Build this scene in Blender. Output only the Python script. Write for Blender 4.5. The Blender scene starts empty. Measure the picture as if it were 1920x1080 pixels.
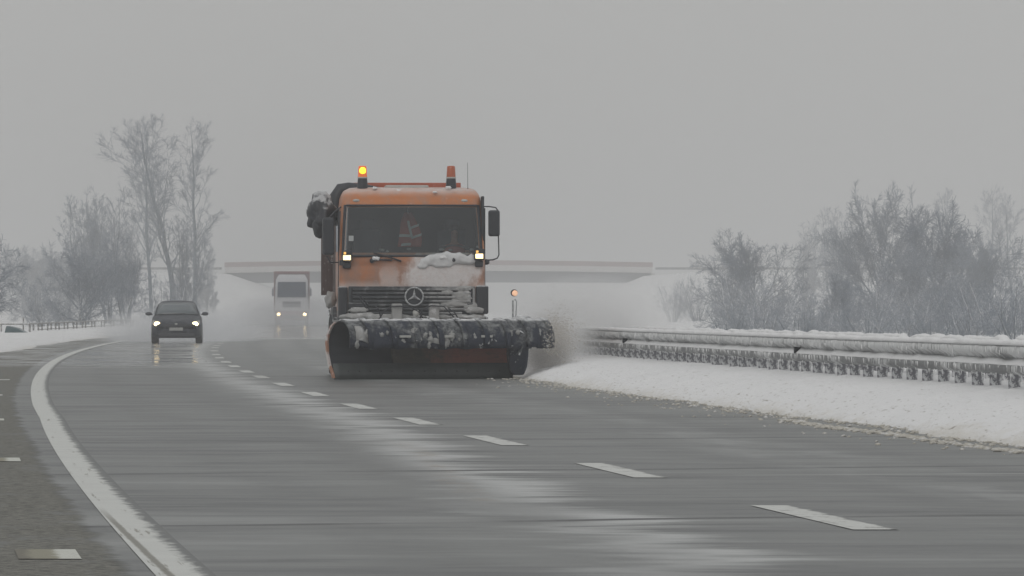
import bpy, bmesh, math, random
import numpy as np
from mathutils import Vector, Matrix, noise as mn
S = bpy.context.scene; COL = S.collection
F_PX, CH, HZ = 13400.0, 1.15, 580.0          # focal length in photo pixels, eye height, horizon row

# ---------------------------------------------------------------- camera, world, sun, exposure
cd = bpy.data.cameras.new('camera'); cam = bpy.data.objects.new('camera', cd); COL.objects.link(cam)
cd.sensor_width = 36; cd.lens = F_PX / 1920 * 36; cd.clip_start = 1; cd.clip_end = 20000
cam.location = (0, 0, CH); cam.rotation_euler = (math.pi/2 + math.atan(40 / F_PX), 0, 0)
S.camera = cam
S.view_settings.view_transform = 'Standard'; S.view_settings.look = 'None'
S.view_settings.exposure = 0.0; S.view_settings.gamma = 1
W = bpy.data.worlds.new('World'); S.world = W; W.use_nodes = True
SUN_EL, SUN_AZ = math.radians(38), math.radians(200)
def build_world():
    nt = W.node_tree; N = nt.nodes; L = nt.links
    bg = N['Background']; bg.inputs['Strength'].default_value = 0.1
    sky = N.new('ShaderNodeTexSky'); sky.sky_type = 'NISHITA'; sky.sun_disc = False
    sky.sun_elevation = SUN_EL; sky.sun_rotation = SUN_AZ; sky.air_density = 2; sky.dust_density = 6
    hs = N.new('ShaderNodeHueSaturation'); hs.inputs['Saturation'].default_value = 0.15
    L.new(sky.outputs[0], hs.inputs['Color'])
    tc = N.new('ShaderNodeTexCoord'); sp = N.new('ShaderNodeSeparateXYZ'); L.new(tc.outputs['Generated'], sp.inputs[0])
    mr = N.new('ShaderNodeMapRange'); mr.inputs[1].default_value = 0.02; mr.inputs[2].default_value = 0.75
    L.new(sp.outputs[2], mr.inputs[0])
    mx = N.new('ShaderNodeMix'); mx.data_type = 'RGBA'                      # overcast: brighter overhead than at the horizon
    mx.inputs[6].default_value = (4.78, 4.77, 4.66, 1); mx.inputs[7].default_value = (6.0, 6.05, 6.1, 1)
    L.new(mr.outputs[0], mx.inputs[0])
    m2 = N.new('ShaderNodeMix'); m2.data_type = 'RGBA'; m2.inputs[0].default_value = 0.93
    L.new(hs.outputs[0], m2.inputs[6]); L.new(mx.outputs[2], m2.inputs[7]); L.new(m2.outputs[2], bg.inputs['Color'])
build_world()
sl = bpy.data.lights.new('sun', 'SUN'); sl.energy = 0.5; sl.angle = math.radians(40); sl.color = (1, .97, .93)
sun = bpy.data.objects.new('sun', sl); COL.objects.link(sun)
sun.rotation_euler = (math.radians(90) - SUN_EL, 0, math.radians(180) - SUN_AZ + math.radians(0))
S.render.engine = 'CYCLES'
S.cycles.volume_bounces = 2; S.cycles.max_bounces = 8; S.cycles.transparent_max_bounces = 16
S.cycles.volume_step_rate = 1.0; S.cycles.volume_max_steps = 128

# ---------------------------------------------------------------- road curve (lane line, dashes) measured in metres
C0, C1, C2 = 5.1128, -0.092586, 1.27296e-4
D1 = 270.0; SL1 = C1 + 2*C2*D1; X1 = C0 + C1*D1 + C2*D1*D1; K2 = 7.7e-5; D2 = D1 - SL1/K2
def RX(d):
    if d <= D1: return C0 + C1*d + C2*d*d + .055*max(0, 1-(d/85)**4)
    e = min(d, D2) - D1
    return X1 + SL1*e + .5*K2*e*e
def RS(d):
    if d <= D1: return C1 + 2*C2*d
    return min(0, SL1 + K2*(d-D1))
def sx(px, d): return (px-960)*d/F_PX
def sz(py, d): return CH + (HZ-py)*d/F_PX

# ---------------------------------------------------------------- node helpers
class NT:
    def __init__(s, name):
        s.m = bpy.data.materials.new(name); s.m.use_nodes = True
        s.t = s.m.node_tree; s.N = s.t.nodes; s.L = s.t.links; s.b = s.N['Principled BSDF']; s.out = s.N['Material Output']
    def n(s, typ, ins=None, **kw):
        x = s.N.new('ShaderNode'+typ)
        for k, v in kw.items(): setattr(x, k, v)
        for k, v in (ins or {}).items(): s.put(x.inputs[k], v)
        return x
    def put(s, sock, v):
        if hasattr(v, 'is_output') or isinstance(v, bpy.types.NodeSocket): s.L.new(v, sock)
        elif hasattr(v, 'outputs'): s.L.new(v.outputs[0], sock)
        else:
            if isinstance(v, (tuple, list)) and len(v) == 3 and sock.type == 'RGBA': v = (*v, 1)
            sock.default_value = v
    def math(s, op, a, b=0.0, clamp=False):
        x = s.n('Math', {0: a, 1: b}, operation=op); x.use_clamp = clamp; return x.outputs[0]
    def noise(s, vec, scale, detail=4, rough=.55, out=0):
        return s.n('TexNoise', {'Vector': vec, 'Scale': scale, 'Detail': detail, 'Roughness': rough}).outputs[out]
    def ramp(s, v, a, b, lo=0.0, hi=1.0):
        x = s.n('MapRange', {0: v, 1: a, 2: b, 3: lo, 4: hi}); x.interpolation_type = 'SMOOTHSTEP'; return x.outputs[0]
    def mix(s, f, a, b):
        x = s.n('Mix', data_type='RGBA'); s.put(x.inputs[0], f); s.put(x.inputs[6], a); s.put(x.inputs[7], b); return x.outputs[2]
    def obj(s): return s.n('TexCoord').outputs['Object']
    def uv(s): return s.n('TexCoord').outputs['UV']
    def scale(s, vec, sc):
        return s.n('VectorMath', {0: vec, 1: sc}, operation='MULTIPLY').outputs[0]
    def xyz(s, vec):
        x = s.n('SeparateXYZ', {0: vec}); return x.outputs
    def bump(s, h, strength, dist):
        return s.n('Bump', {'Height': h, 'Strength': strength, 'Distance': dist}).outputs[0]
    def setp(s, **kw):
        al = dict(color='Base Color', rough='Roughness', metal='Metallic', normal='Normal', spec='Specular IOR Level',
                  em='Emission Color', ems='Emission Strength', alpha='Alpha', coat='Coat Weight')
        for k, v in kw.items(): s.put(s.b.inputs[al[k]], v)
        return s.m

def simple(name, col, rough=.5, metal=0, var=.25, sc=8, spec=.5, frost=0.0, fscale=9, thr=.5, up=0.0):
    """paint/rubber/metal with mottled tone and optional clinging frost (patches with a shape of their own)"""
    t = NT(name); o = t.obj(); n1 = t.noise(o, sc, 5)
    c = t.mix(n1, tuple(x*(1-var) for x in col), tuple(min(1, x*(1+var)) for x in col))
    r = rough
    if frost > 0 or up > 0:
        n2 = t.noise(o, fscale, 6, .65)
        m = t.ramp(n2, thr, thr+.1, 0, frost)
        if up > 0:
            nz = t.xyz(t.n('NewGeometry').outputs['Normal'])[2]
            u = t.ramp(t.math('ADD', nz, t.math('MULTIPLY', t.math('SUBTRACT', n2, .5), 1.2)), .35, .75, 0, up)
            m = t.math('MAXIMUM', m, u)
        c = t.mix(m, c, (.72, .73, .74)); r = t.n('Mix', {0: m, 2: rough, 3: .85}).outputs[0]
    return t.setp(color=c, rough=r, metal=metal, spec=spec, normal=t.bump(n1, .2, .01))

def glow(name, col, strength):
    t = NT(name); n1 = t.noise(t.obj(), 25)
    return t.setp(color=col, em=col, ems=t.math('MULTIPLY', t.math('ADD', n1, .5), strength))

# ---------------------------------------------------------------- materials
def mat_snow(name, dirt=False, big=1.0):
    t = NT(name); o = t.obj()
    a = t.noise(o, .35*big, 5, .6); b = t.noise(o, 9, 6, .65)
    c = t.mix(a, (.72, .725, .73), (.81, .81, .81))
    if dirt:
        u = t.xyz(t.uv())
        oo = t.scale(o, (2.0, .6, 5.0)); n = t.noise(oo, 2.2, 6, .8); n2 = t.noise(t.scale(o, (1, .35, 2.0)), 16, 3, .6)
        e = t.math('ADD', u[0], t.math('MULTIPLY', t.math('SUBTRACT', n, .5), 1.1))
        m = t.ramp(e, -.25, .28, .5, 0)
        c = t.mix(m, c, (.50, .46, .37))
        sp = t.math('MULTIPLY', t.ramp(n2, .60, .70), t.ramp(e, .0, 1.6, .75, .22))
        c = t.mix(sp, c, (.25, .22, .18))
    return t.setp(color=c, rough=.9, spec=.2, normal=t.bump(b, .5, .03))
M_SNOW = mat_snow('fresh_snow'); M_BANK = mat_snow('roadside_snow', True)

def mat_road():
    t = NT('wet_asphalt'); uv = t.uv(); u, v, _ = t.xyz(uv)
    n1 = t.noise(uv, 1.1, 6, .65)
    n2 = t.noise(t.scale(uv, (1.0, .22, 1)), .9, 6, .62)                    # dragged along the road by tyres
    n3 = t.noise(t.scale(uv, (.32, 1.0, 1)), .50, 5, .66)                   # slab by slab, and water pushed sideways
    n4 = t.noise(t.scale(uv, (.7, 1.3, 1)), 1.0, 7, .68); big = t.noise(uv, .23, 5, .6)
    fine = t.noise(uv, 40, 3, .7)
    c = t.mix(t.ramp(n4, .3, .7), (.100, .106, .105), (.158, .166, .163))
    c = t.mix(t.ramp(n3, .50, .58, 0, .75), c, (.070, .075, .077)); c = t.mix(t.ramp(big, .48, .62, 0, .5), c, (.085, .090, .092))
    # pale salt and water film between the wheel tracks of the slow lane, a thinner one in the other lane
    cen = t.ramp(v, 32, 82, 1.45, .58)
    wob = t.math('ADD', t.math('MULTIPLY', t.math('SUBTRACT', n4, .5), 1.3), t.math('MULTIPLY', t.math('SUBTRACT', n3, .5), 2.2))
    q = t.math('ABSOLUTE', t.math('ADD', t.math('ADD', u, cen), wob))
    film = t.math('MULTIPLY', t.ramp(q, .02, .55, 1, 0), t.ramp(n3, .62, .46, .6, 1))
    q2 = t.math('ABSOLUTE', t.math('ADD', t.math('ADD', u, -1.9), wob))
    film2 = t.math('MULTIPLY', t.ramp(q2, .1, .9, .45, 0), t.ramp(n2, .42, .66))
    film = t.math('MAXIMUM', film, film2)
    film = t.math('MAXIMUM', film, t.ramp(n3, .44, .32, 0, .28))
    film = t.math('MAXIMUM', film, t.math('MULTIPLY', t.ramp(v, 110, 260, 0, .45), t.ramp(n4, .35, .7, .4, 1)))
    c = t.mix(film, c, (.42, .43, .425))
    for a_ in (2.62, 1.55, -1.15, -2.65):                                   # darker wet wheel tracks running along the lanes
        tq = t.math('ABSOLUTE', t.math('ADD', t.math('ADD', u, a_), t.math('MULTIPLY', t.math('SUBTRACT', n2, .5), .5)))
        c = t.mix(t.math('MULTIPLY', t.ramp(tq, .08, .42, 1, 0), t.ramp(n2, .38, .58, .15, .42)), c, (.075, .080, .081))
    # skewed transverse joints every twelve metres, soft and broken
    vv = t.math('SUBTRACT', t.math('ADD', v, t.math('MULTIPLY', t.noise(uv, .35, 2, .4), .9)), t.math('MULTIPLY', u, .42))
    jn = t.math('ABSOLUTE', t.math('SUBTRACT', t.math('FRACT', t.math('DIVIDE', t.math('ADD', vv, .9), 11.7)), .5))
    jm = t.math('MULTIPLY', t.ramp(jn, .006, .020, 1, 0), t.ramp(t.noise(t.scale(uv, (.5, .14, 1)), 1.3, 3), .36, .54, .35, 1))
    c = t.mix(t.math('MULTIPLY', jm, .95), c, (.012, .014, .017))
    jn2 = t.math('ABSOLUTE', t.math('SUBTRACT', t.math('FRACT', t.math('DIVIDE', t.math('ADD', vv, 6.1), 5.3)), .5))
    jm2 = t.math('MULTIPLY', t.ramp(jn2, .01, .03, 1, 0), t.ramp(t.noise(t.scale(uv, (.6, .2, 1)), .9, 3), .52, .62))
    c = t.mix(t.math('MULTIPLY', jm2, .55), c, (.04, .044, .046))
    jl = t.math('ABSOLUTE', t.math('SUBTRACT', t.math('SUBTRACT', v, t.math('MULTIPLY', u, .3)), 49.3))
    c = t.mix(t.math('MULTIPLY', t.ramp(jl, .03, .10, .6, 0), t.ramp(u, .2, 1.0)), c, (.42, .43, .42))
    # sandy grit lying on the hard shoulder
    e = t.math('ADD', u, t.math('MULTIPLY', t.math('SUBTRACT', n1, .5), .3))
    sm = t.ramp(e, -4.14, -4.04, 1, 0); grit = t.noise(uv, 13, 6, .85)
    gc = t.mix(t.ramp(grit, .40, .60), (.085, .085, .078), (.25, .245, .215))
    gc = t.mix(t.ramp(t.noise(t.scale(uv, (1, .3, 1)), 3.2, 5, .7), .52, .66, 0, .75), gc, (.20, .205, .20))
    c = t.mix(t.math('MULTIPLY', sm, .92), c, gc)
    # brownish slush drips near the snow bank and a sandy smear in the slow lane
    ed = t.math('MULTIPLY', t.ramp(u, 3.2, 4.2), t.ramp(t.noise(uv, 4, 6, .8), .50, .60, 0, .8))
    c = t.mix(ed, c, (.30, .285, .24))
    sm2 = t.math('MULTIPLY', t.ramp(t.math('ABSOLUTE', t.math('ADD', u, t.ramp(v, 40, 62, 1.62, .9))), .02, .16, 1, 0), t.math('MULTIPLY', t.ramp(v, 41, 45), t.ramp(v, 66, 58)))
    c = t.mix(t.math('MULTIPLY', sm2, t.ramp(t.noise(uv, 3.5, 6, .8), .50, .60, 0, .75)), c, (.22, .17, .12))
    r = t.n('Mix', {0: film, 2: .36, 3: .42}).outputs[0]
    r = t.n('Mix', {0: sm, 2: r, 3: .8}).outputs[0]
    r = t.math('ADD', r, t.math('MULTIPLY', t.math('SUBTRACT', n4, .5), .35), True)
    h = t.math('ADD', t.math('MULTIPLY', fine, .3), n1)
    wet = t.math('MULTIPLY', t.ramp(t.noise(uv, .45, 4, .6), .46, .54), t.math('MULTIPLY', t.ramp(v, 138, 150), t.ramp(u, -.2, -.7)))     # standing water ahead of the car and lorry
    wet = t.math('MAXIMUM', wet, t.math('MULTIPLY', t.ramp(v, 268, 290), t.ramp(n4, .40, .5)))
    c = t.mix(t.math('MULTIPLY', wet, .6), c, (.05, .054, .056))
    r = t.n('Mix', {0: wet, 2: r, 3: .06}).outputs[0]
    return t.setp(color=c, rough=r, spec=t.n('Mix', {0: wet, 2: .10, 3: .5}).outputs[0], normal=t.n('Bump', {'Height': h, 'Strength': t.math('MULTIPLY', t.math('SUBTRACT', 1.0, wet), .10), 'Distance': .02}).outputs[0])
M_ROAD = mat_road()

def mat_paint(name, ragged):
    t = NT(name); uv = t.uv(); u, v, _ = t.xyz(uv)          # u = metres across the stripe from its middle, v = along
    n = t.noise(t.scale(uv, (2.5, .9, 1)), 3.0, 6, .75); n2 = t.noise(uv, 1.4, 4)
    c = t.mix(n2, (.47, .48, .46), (.64, .65, .62))
    if ragged:                                             # worn side towards the lane, grit lying on it
        e = t.math('ADD', u, t.math('MULTIPLY', t.math('SUBTRACT', n, .5), .24))
        c = t.mix(t.ramp(e, .04, .10), c, (.135, .14, .138))
        g = t.noise(t.scale(uv, (9, .25, 1)), 1.7, 5, .7)
        c = t.mix(t.ramp(g, .60, .66, 0, .7), c, (.16, .145, .11))
        wx = t.math('ABSOLUTE', t.math('SUBTRACT', t.math('ADD', u, t.math('MULTIPLY', t.math('SUBTRACT', n, .5), .03)), t.math('ADD', -.075, t.math('MULTIPLY', t.math('SUBTRACT', v, 33.0), -.004))))
        c = t.mix(t.math('MULTIPLY', t.ramp(wx, .010, .026, 1, 0), t.ramp(v, 42, 38, 0, .8)), c, (.14, .13, .10))
        tr = t.noise(t.scale(uv, (.1, 2.2, 1)), .8, 5, .8)
        c = t.mix(t.ramp(tr, .56, .74, 0, .55), c, (.26, .26, .25))
    else:
        c = t.mix(t.ramp(n, .52, .64, 0, .75), c, (.22, .22, .21)); c = t.mix(t.ramp(t.math('ADD', u, t.math('MULTIPLY', t.math('SUBTRACT', n, .5), .16)), .07, .115), c, (.16, .165, .163))
        c = t.mix(t.math('MULTIPLY', t.ramp(u, -.02, -.10), t.ramp(v, 120, 117, 0, .0)), c, (.2, .19, .16))
    return t.setp(color=c, rough=.55, spec=.3, normal=t.bump(n, .15, .004))
def mat_mark():
    t = NT('gritty_shoulder_paint'); uv = t.uv(); u, v, _ = t.xyz(uv); n = t.noise(uv, 9, 6, .8)
    e = t.math('ADD', u, t.math('MULTIPLY', t.math('SUBTRACT', n, .5), .22))
    c = t.mix(t.ramp(e, -.03, .0), (.27, .26, .20), (.56, .57, .52)); c = t.mix(t.ramp(e, -.12, -.17), c, (.17, .16, .13))
    return t.setp(color=t.mix(t.ramp(n, .55, .66, 0, .6), c, (.20, .19, .16)), rough=.7, spec=.2)
M_MARK = mat_mark()
M_LINE = mat_paint('worn_edge_paint', True); M_DASH = mat_paint('worn_white_paint', False)

M_HEAP = simple('grey_wet_snow', (.58, .585, .59), .9, sc=9, var=.22, spec=.2)
def mat_cab():
    t = NT('orange_cab_paint'); o = t.obj(); x, y, z = t.xyz(o)
    n = t.noise(o, 3.2, 6, .62); nf = t.noise(o, 22, 5, .7); ns = t.noise(t.scale(o, (1, 1, .35)), 7, 5, .7)
    c = t.mix(n, (.43, .135, .030), (.56, .195, .060))
    c = t.mix(t.ramp(ns, .36, .72, 0, .6), c, (.31, .20, .155))                           # road film
    low = t.ramp(z, 1.7, 2.3, 1.0, .0)
    c = t.mix(t.math('MULTIPLY', low, t.ramp(n, .3, .65, .2, .85)), c, (.26, .165, .13))
    # packed snow blown on to the front panel, thickest under the right half of the windscreen
    a = t.math('DIVIDE', t.math('SUBTRACT', x, t.math('ADD', .50, t.math('MULTIPLY', t.math('SUBTRACT', z, 1.8), .35))), .66)
    b = t.math('DIVIDE', t.math('SUBTRACT', z, 1.74), .46)
    d = t.math('ADD', t.math('MULTIPLY', a, a), t.math('MULTIPLY', b, b))
    d = t.math('ADD', d, t.math('MULTIPLY', t.math('SUBTRACT', t.math('ADD', t.math('MULTIPLY', n, .6), t.math('MULTIPLY', ns, .4)), .5), 3.4))
    m = t.math('MULTIPLY', t.ramp(d, .45, 1.35, .9, 0), t.ramp(nf, .25, .6, .75, 1))
    a2 = t.math('DIVIDE', t.math('ADD', x, .38), .17); m2 = t.math('ADD', t.math('MULTIPLY', a2, a2), t.math('MULTIPLY', t.math('SUBTRACT', n, .5), 5))
    m2 = t.math('MULTIPLY', t.ramp(m2, .2, 1.3, .5, 0), t.ramp(z, 2.05, 1.6))
    m3 = t.math('MULTIPLY', t.ramp(z, 3.02, 3.2, 0, .75), t.ramp(n, .25, .62, .35, 1))
    m4 = t.ramp(z, 1.66, 1.5, 0, .5)
    m5 = t.ramp(nf, .60, .74, 0, .45)
    fr = t.ramp(y, .75, .35)
    m = t.math('MAXIMUM', t.math('MAXIMUM', m, m2), t.math('MAXIMUM', m4, m5)); m = t.math('MULTIPLY', m, fr)
    m = t.math('MAXIMUM', m, m3)
    c = t.mix(m, c, (.66, .65, .65))
    r = t.n('Mix', {0: m, 2: .42, 3: .9}).outputs[0]
    return t.setp(color=c, rough=r, spec=.45, normal=t.bump(t.math('ADD', t.math('MULTIPLY', m, 1.4), nf), .25, .02))
M_CAB = mat_cab()
M_RED = simple('red_orange_paint', (.42, .10, .05), .5, frost=.4, fscale=6, thr=.6)
M_RUSTY = simple('grimy_red_brown_paint', (.075, .042, .036), .7, sc=4, frost=.35, fscale=7, thr=.58)
M_BLACK = simple('black_plastic', (.022, .025, .032), .5, frost=.35, fscale=12, thr=.66, up=.6)
M_BLACKC = simple('clean_black_plastic', (.018, .021, .028), .45, sc=5)
M_RUBBER = simple('tyre_rubber', (.02, .02, .021), .8, frost=.4, fscale=14, thr=.6)
M_GRIME = simple('grimy_dark_metal', (.055, .062, .070), .6, frost=.75, fscale=11, thr=.52, up=.9)
def mat_slat():
    t = NT('snowy_grille_slat'); o = t.obj(); x, y, z = t.xyz(o); n = t.noise(o, 4, 6, .7); n2 = t.noise(o, 14, 4, .6)
    c = t.mix(n2, (.035, .040, .046), (.085, .092, .10))
    a = t.math('ADD', x, t.math('MULTIPLY', t.math('SUBTRACT', n, .5), 1.6))
    m = t.math('MAXIMUM', t.math('MULTIPLY', t.ramp(a, .15, .55, 0, .8), t.ramp(n2, .25, .6, .5, 1)), t.ramp(n, .52, .7, 0, .5))
    return t.setp(color=t.mix(m, c, (.40, .40, .40)), rough=.75, spec=.3, normal=t.bump(m, .5, .02))
M_SLAT = mat_slat()
M_SLUSH = simple('caked_grey_slush', (.34, .34, .335), .9, sc=10, var=.3, frost=.5, fscale=6, thr=.55)
M_CRUMB = simple('dirty_snow_crumbs', (.46, .44, .39), .9, sc=4, var=.3, frost=.6, fscale=3, thr=.5)
def mat_hood():
    t = NT('navy_rubber_hood'); o = t.obj(); x, y, z = t.xyz(o)
    n = t.noise(o, 2.6, 6, .65); nf = t.noise(o, 11, 6, .72); nw = t.noise(o, 6.5, 5, .7)
    c = t.mix(nf, (.008, .013, .028), (.024, .032, .052))
    a = t.math('ADD', t.math('MULTIPLY', t.math('SUBTRACT', z, .80), 1.5), t.math('MULTIPLY', t.math('SUBTRACT', n, .5), 3.0))
    cake = t.math('MULTIPLY', t.ramp(a, -.10, .30, 0, .85), t.ramp(nf, .34, .58, .12, 1))
    c = t.mix(cake, c, (.27, .28, .28))
    sp = t.math('MULTIPLY', t.ramp(nw, .60, .655, 0, .95), t.ramp(z, .80, .62, .25, 1))
    sp = t.math('MAXIMUM', sp, t.math('MULTIPLY', t.ramp(z, .945, .975), t.ramp(nw, .36, .5, 0, .9)))
    c = t.mix(sp, c, (.66, .67, .68)); m = t.math('MAXIMUM', cake, sp)
    return t.setp(color=c, rough=t.n('Mix', {0: m, 2: .5, 3: .9}).outputs[0], spec=.3, normal=t.bump(t.math('ADD', m, nf), .8, .03))
M_HOOD = mat_hood()
def mat_inner():
    t = NT('scraped_moldboard_paint'); o = t.obj(); x, y, z = t.xyz(o); n = t.noise(t.scale(o, (1, 1, .5)), 3.2, 6, .7); nf = t.noise(t.scale(o, (.4, .4, 2)), 14, 5, .7)
    g = t.ramp(t.math('ADD', x, t.math('MULTIPLY', t.math('SUBTRACT', n, .5), 1.4)), .05, .75)
    c = t.mix(g, (.115, .10, .085), (.36, .12, .085)); c = t.mix(t.ramp(n, .56, .68, 0, .7), c, (.19, .16, .13))
    c = t.mix(t.ramp(nf, .5, .7, 0, .45), c, (.06, .055, .05))
    return t.setp(color=c, rough=.75, spec=.25, normal=t.bump(nf, .3, .01))
M_INNER = mat_inner()
M_DARKIN = simple('dark_moldboard', (.018, .021, .030), .7, sc=3)
M_EDGE = simple('wet_cutting_steel', (.062, .072, .072), .55, sc=5, var=.35)
M_INTERIOR = simple('dark_cab_lining', (.030, .034, .038), .9)
M_GREYP = simple('light_grey_paint', (.42, .42, .40), .6)
M_PIPE = simple('galvanised_pipe', (.30, .31, .32), .5, metal=.4, frost=.6, fscale=20, thr=.5)
def mat_glass(name, tint, k, gl=.10):
    t = NT(name); o = t.obj(); n = t.noise(o, 4, 5)
    tr = t.n('BsdfTransparent', {0: (*tint, 1)}); g = t.n('BsdfGlossy', {0: (.85, .9, .95, 1), 'Roughness': .08})
    fr = t.n('Fresnel', {'IOR': 1.5}); f = t.math('ADD', t.math('MULTIPLY', fr.outputs[0], .9), gl, True)
    m = t.n('MixShader', {0: f, 1: tr.outputs[0], 2: g.outputs[0]})
    df = t.n('BsdfDiffuse', {0: (.35, .37, .38, 1)})
    m2 = t.n('MixShader', {0: t.ramp(n, .3, .8, k*.4, k), 1: m.outputs[0], 2: df.outputs[0]})
    t.L.new(m2.outputs[0], t.out.inputs[0]); return t.m
M_WIND = mat_glass('dusty_windscreen', (.62, .68, .68), .055, .02)
M_CARGLASS = mat_glass('car_glass', (.35, .40, .42), .05, .10)
M_LORRYGLASS = mat_glass('lorry_glass', (.22, .27, .32), .06, .06)
def mat_lens(name, col, e=0.0):
    t = NT(name); n = t.n('TexWave', {'Vector': t.obj(), 'Scale': 18.0, 'Distortion': .5}, bands_direction='Z')
    c = t.mix(n.outputs['Fac'], tuple(x*.75 for x in col), col)
    return t.setp(color=c, rough=.25, em=col, ems=e)
M_AMBER = mat_lens('amber_lens', (.48, .12, .05)); M_AMBERON = mat_lens('amber_lens_lit', (.75, .16, .03), .45)
M_FLASH = glow('flashing_amber_bulb', (1.0, .50, .02), 3.2)
M_LAMPON = glow('lit_work_lamp', (1.0, .76, .40), 2.3)
M_LAMPTOP = glow('dim_work_lamp', (1.0, .56, .14), .8)
M_HEAD = glow('lit_headlight', (1.0, .76, .40), 7.0)
M_HEADL = glow('lit_lorry_headlight', (1.0, .74, .38), 9.0)
M_PEACH = glow('lit_marker_lens', (.85, .50, .32), .55)
M_BODY = simple('dark_car_paint', (.018, .023, .034), .5, sc=3, frost=.05, fscale=4, thr=.5, spec=.25)
M_BODYTRIM = simple('car_plastic', (.028, .032, .042), .6)
M_PLATE = simple('number_plate', (.34, .34, .33), .6)
M_HEADG = simple('headlight_housing', (.35, .36, .36), .3)
M_WHITEP = simple('dirty_white_paint', (.44, .44, .46), .5, sc=3, var=.12)
M_LGREY = simple('lorry_grey_paint', (.20, .20, .23), .6, sc=3)
M_LPINK = simple('dull_red_lorry_paint', (.24, .13, .14), .6, sc=3)
M_CURTAIN = simple('trailer_curtain', (.25, .20, .22), .7, sc=2)
M_SKIN = simple('skin', (.42, .22, .16), .6, var=.1); M_HAIR = simple('dark_hair', (.03, .022, .018), .8)
M_VEST = simple('red_orange_vest', (.30, .055, .035), .8, var=.3); M_REFL = simple('reflective_tape', (.42, .44, .44), .6, var=.1)
M_CLOTH = simple('dark_jacket', (.05, .06, .08), .9)
M_FENCE = simple('weathered_fence_pipe', (.16, .155, .15), .8, frost=.5, fscale=6, thr=.5, up=.95)
M_TARP = simple('teal_tarpaulin', (.045, .085, .095), .8, sc=3, frost=.5, fscale=3, thr=.6, up=.3)
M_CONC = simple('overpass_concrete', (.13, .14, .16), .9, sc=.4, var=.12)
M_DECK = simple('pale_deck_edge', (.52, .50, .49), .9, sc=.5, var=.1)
M_RAILP = simple('red_bridge_railing', (.30, .21, .205), .8, sc=.5)
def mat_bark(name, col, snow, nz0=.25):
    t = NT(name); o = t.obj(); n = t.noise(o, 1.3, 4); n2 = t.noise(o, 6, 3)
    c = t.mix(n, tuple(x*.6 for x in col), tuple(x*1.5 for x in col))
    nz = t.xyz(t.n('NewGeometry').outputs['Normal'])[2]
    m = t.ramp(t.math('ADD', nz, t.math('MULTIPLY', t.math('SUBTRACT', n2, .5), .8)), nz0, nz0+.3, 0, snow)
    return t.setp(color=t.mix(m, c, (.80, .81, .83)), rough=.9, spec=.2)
M_BARK = mat_bark('hazed_bare_bark', (.15, .18, .215), .45, .5)  # bark colours carry the pale blue of distance haze, painted in
M_BARKS = mat_bark('hazed_snowy_bark', (.16, .18, .20), .95, -.15)
M_TWIG = mat_bark('hazed_bare_twigs', (.25, .285, .33), .40, .45)  # twig colours lightened and blued to paint in haze, besides the snow on top
M_TWIGS = mat_bark('hazed_frosted_twigs', (.20, .235, .285), .8, .28)
M_TWIGD = mat_bark('hazed_dense_dark_twigs', (.135, .168, .22), .35, .5)
def mat_rail():
    t = NT('frosted_guardrail_steel'); uv = t.uv(); u, v, _ = t.xyz(uv)
    n = t.noise(t.scale(uv, (1, 2.2, 1)), 6.0, 5, .7)
    st = t.noise(t.scale(uv, (3.6, .45, 1)), 2.6, 6, .8)          # ice dribbles running down the face: u = along, v = down
    w = t.noise(uv, .8, 4)
    c = t.mix(n, (.13, .135, .14), (.20, .205, .205))
    thr = t.math('ADD', st, t.math('MULTIPLY', t.math('SUBTRACT', w, .5), .5))
    up = t.ramp(v, .05, .20, .115, -.02)
    m = t.ramp(t.math('ADD', thr, up), .50, .57, 0, .88)
    return t.setp(color=t.mix(m, c, (.68, .69, .69)), rough=.6, metal=.0, normal=t.bump(m, .4, .02))
M_RAIL = mat_rail()
M_POST = simple('guardrail_post_steel', (.20, .20, .22), .7, frost=.95, fscale=15, thr=.46)

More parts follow.
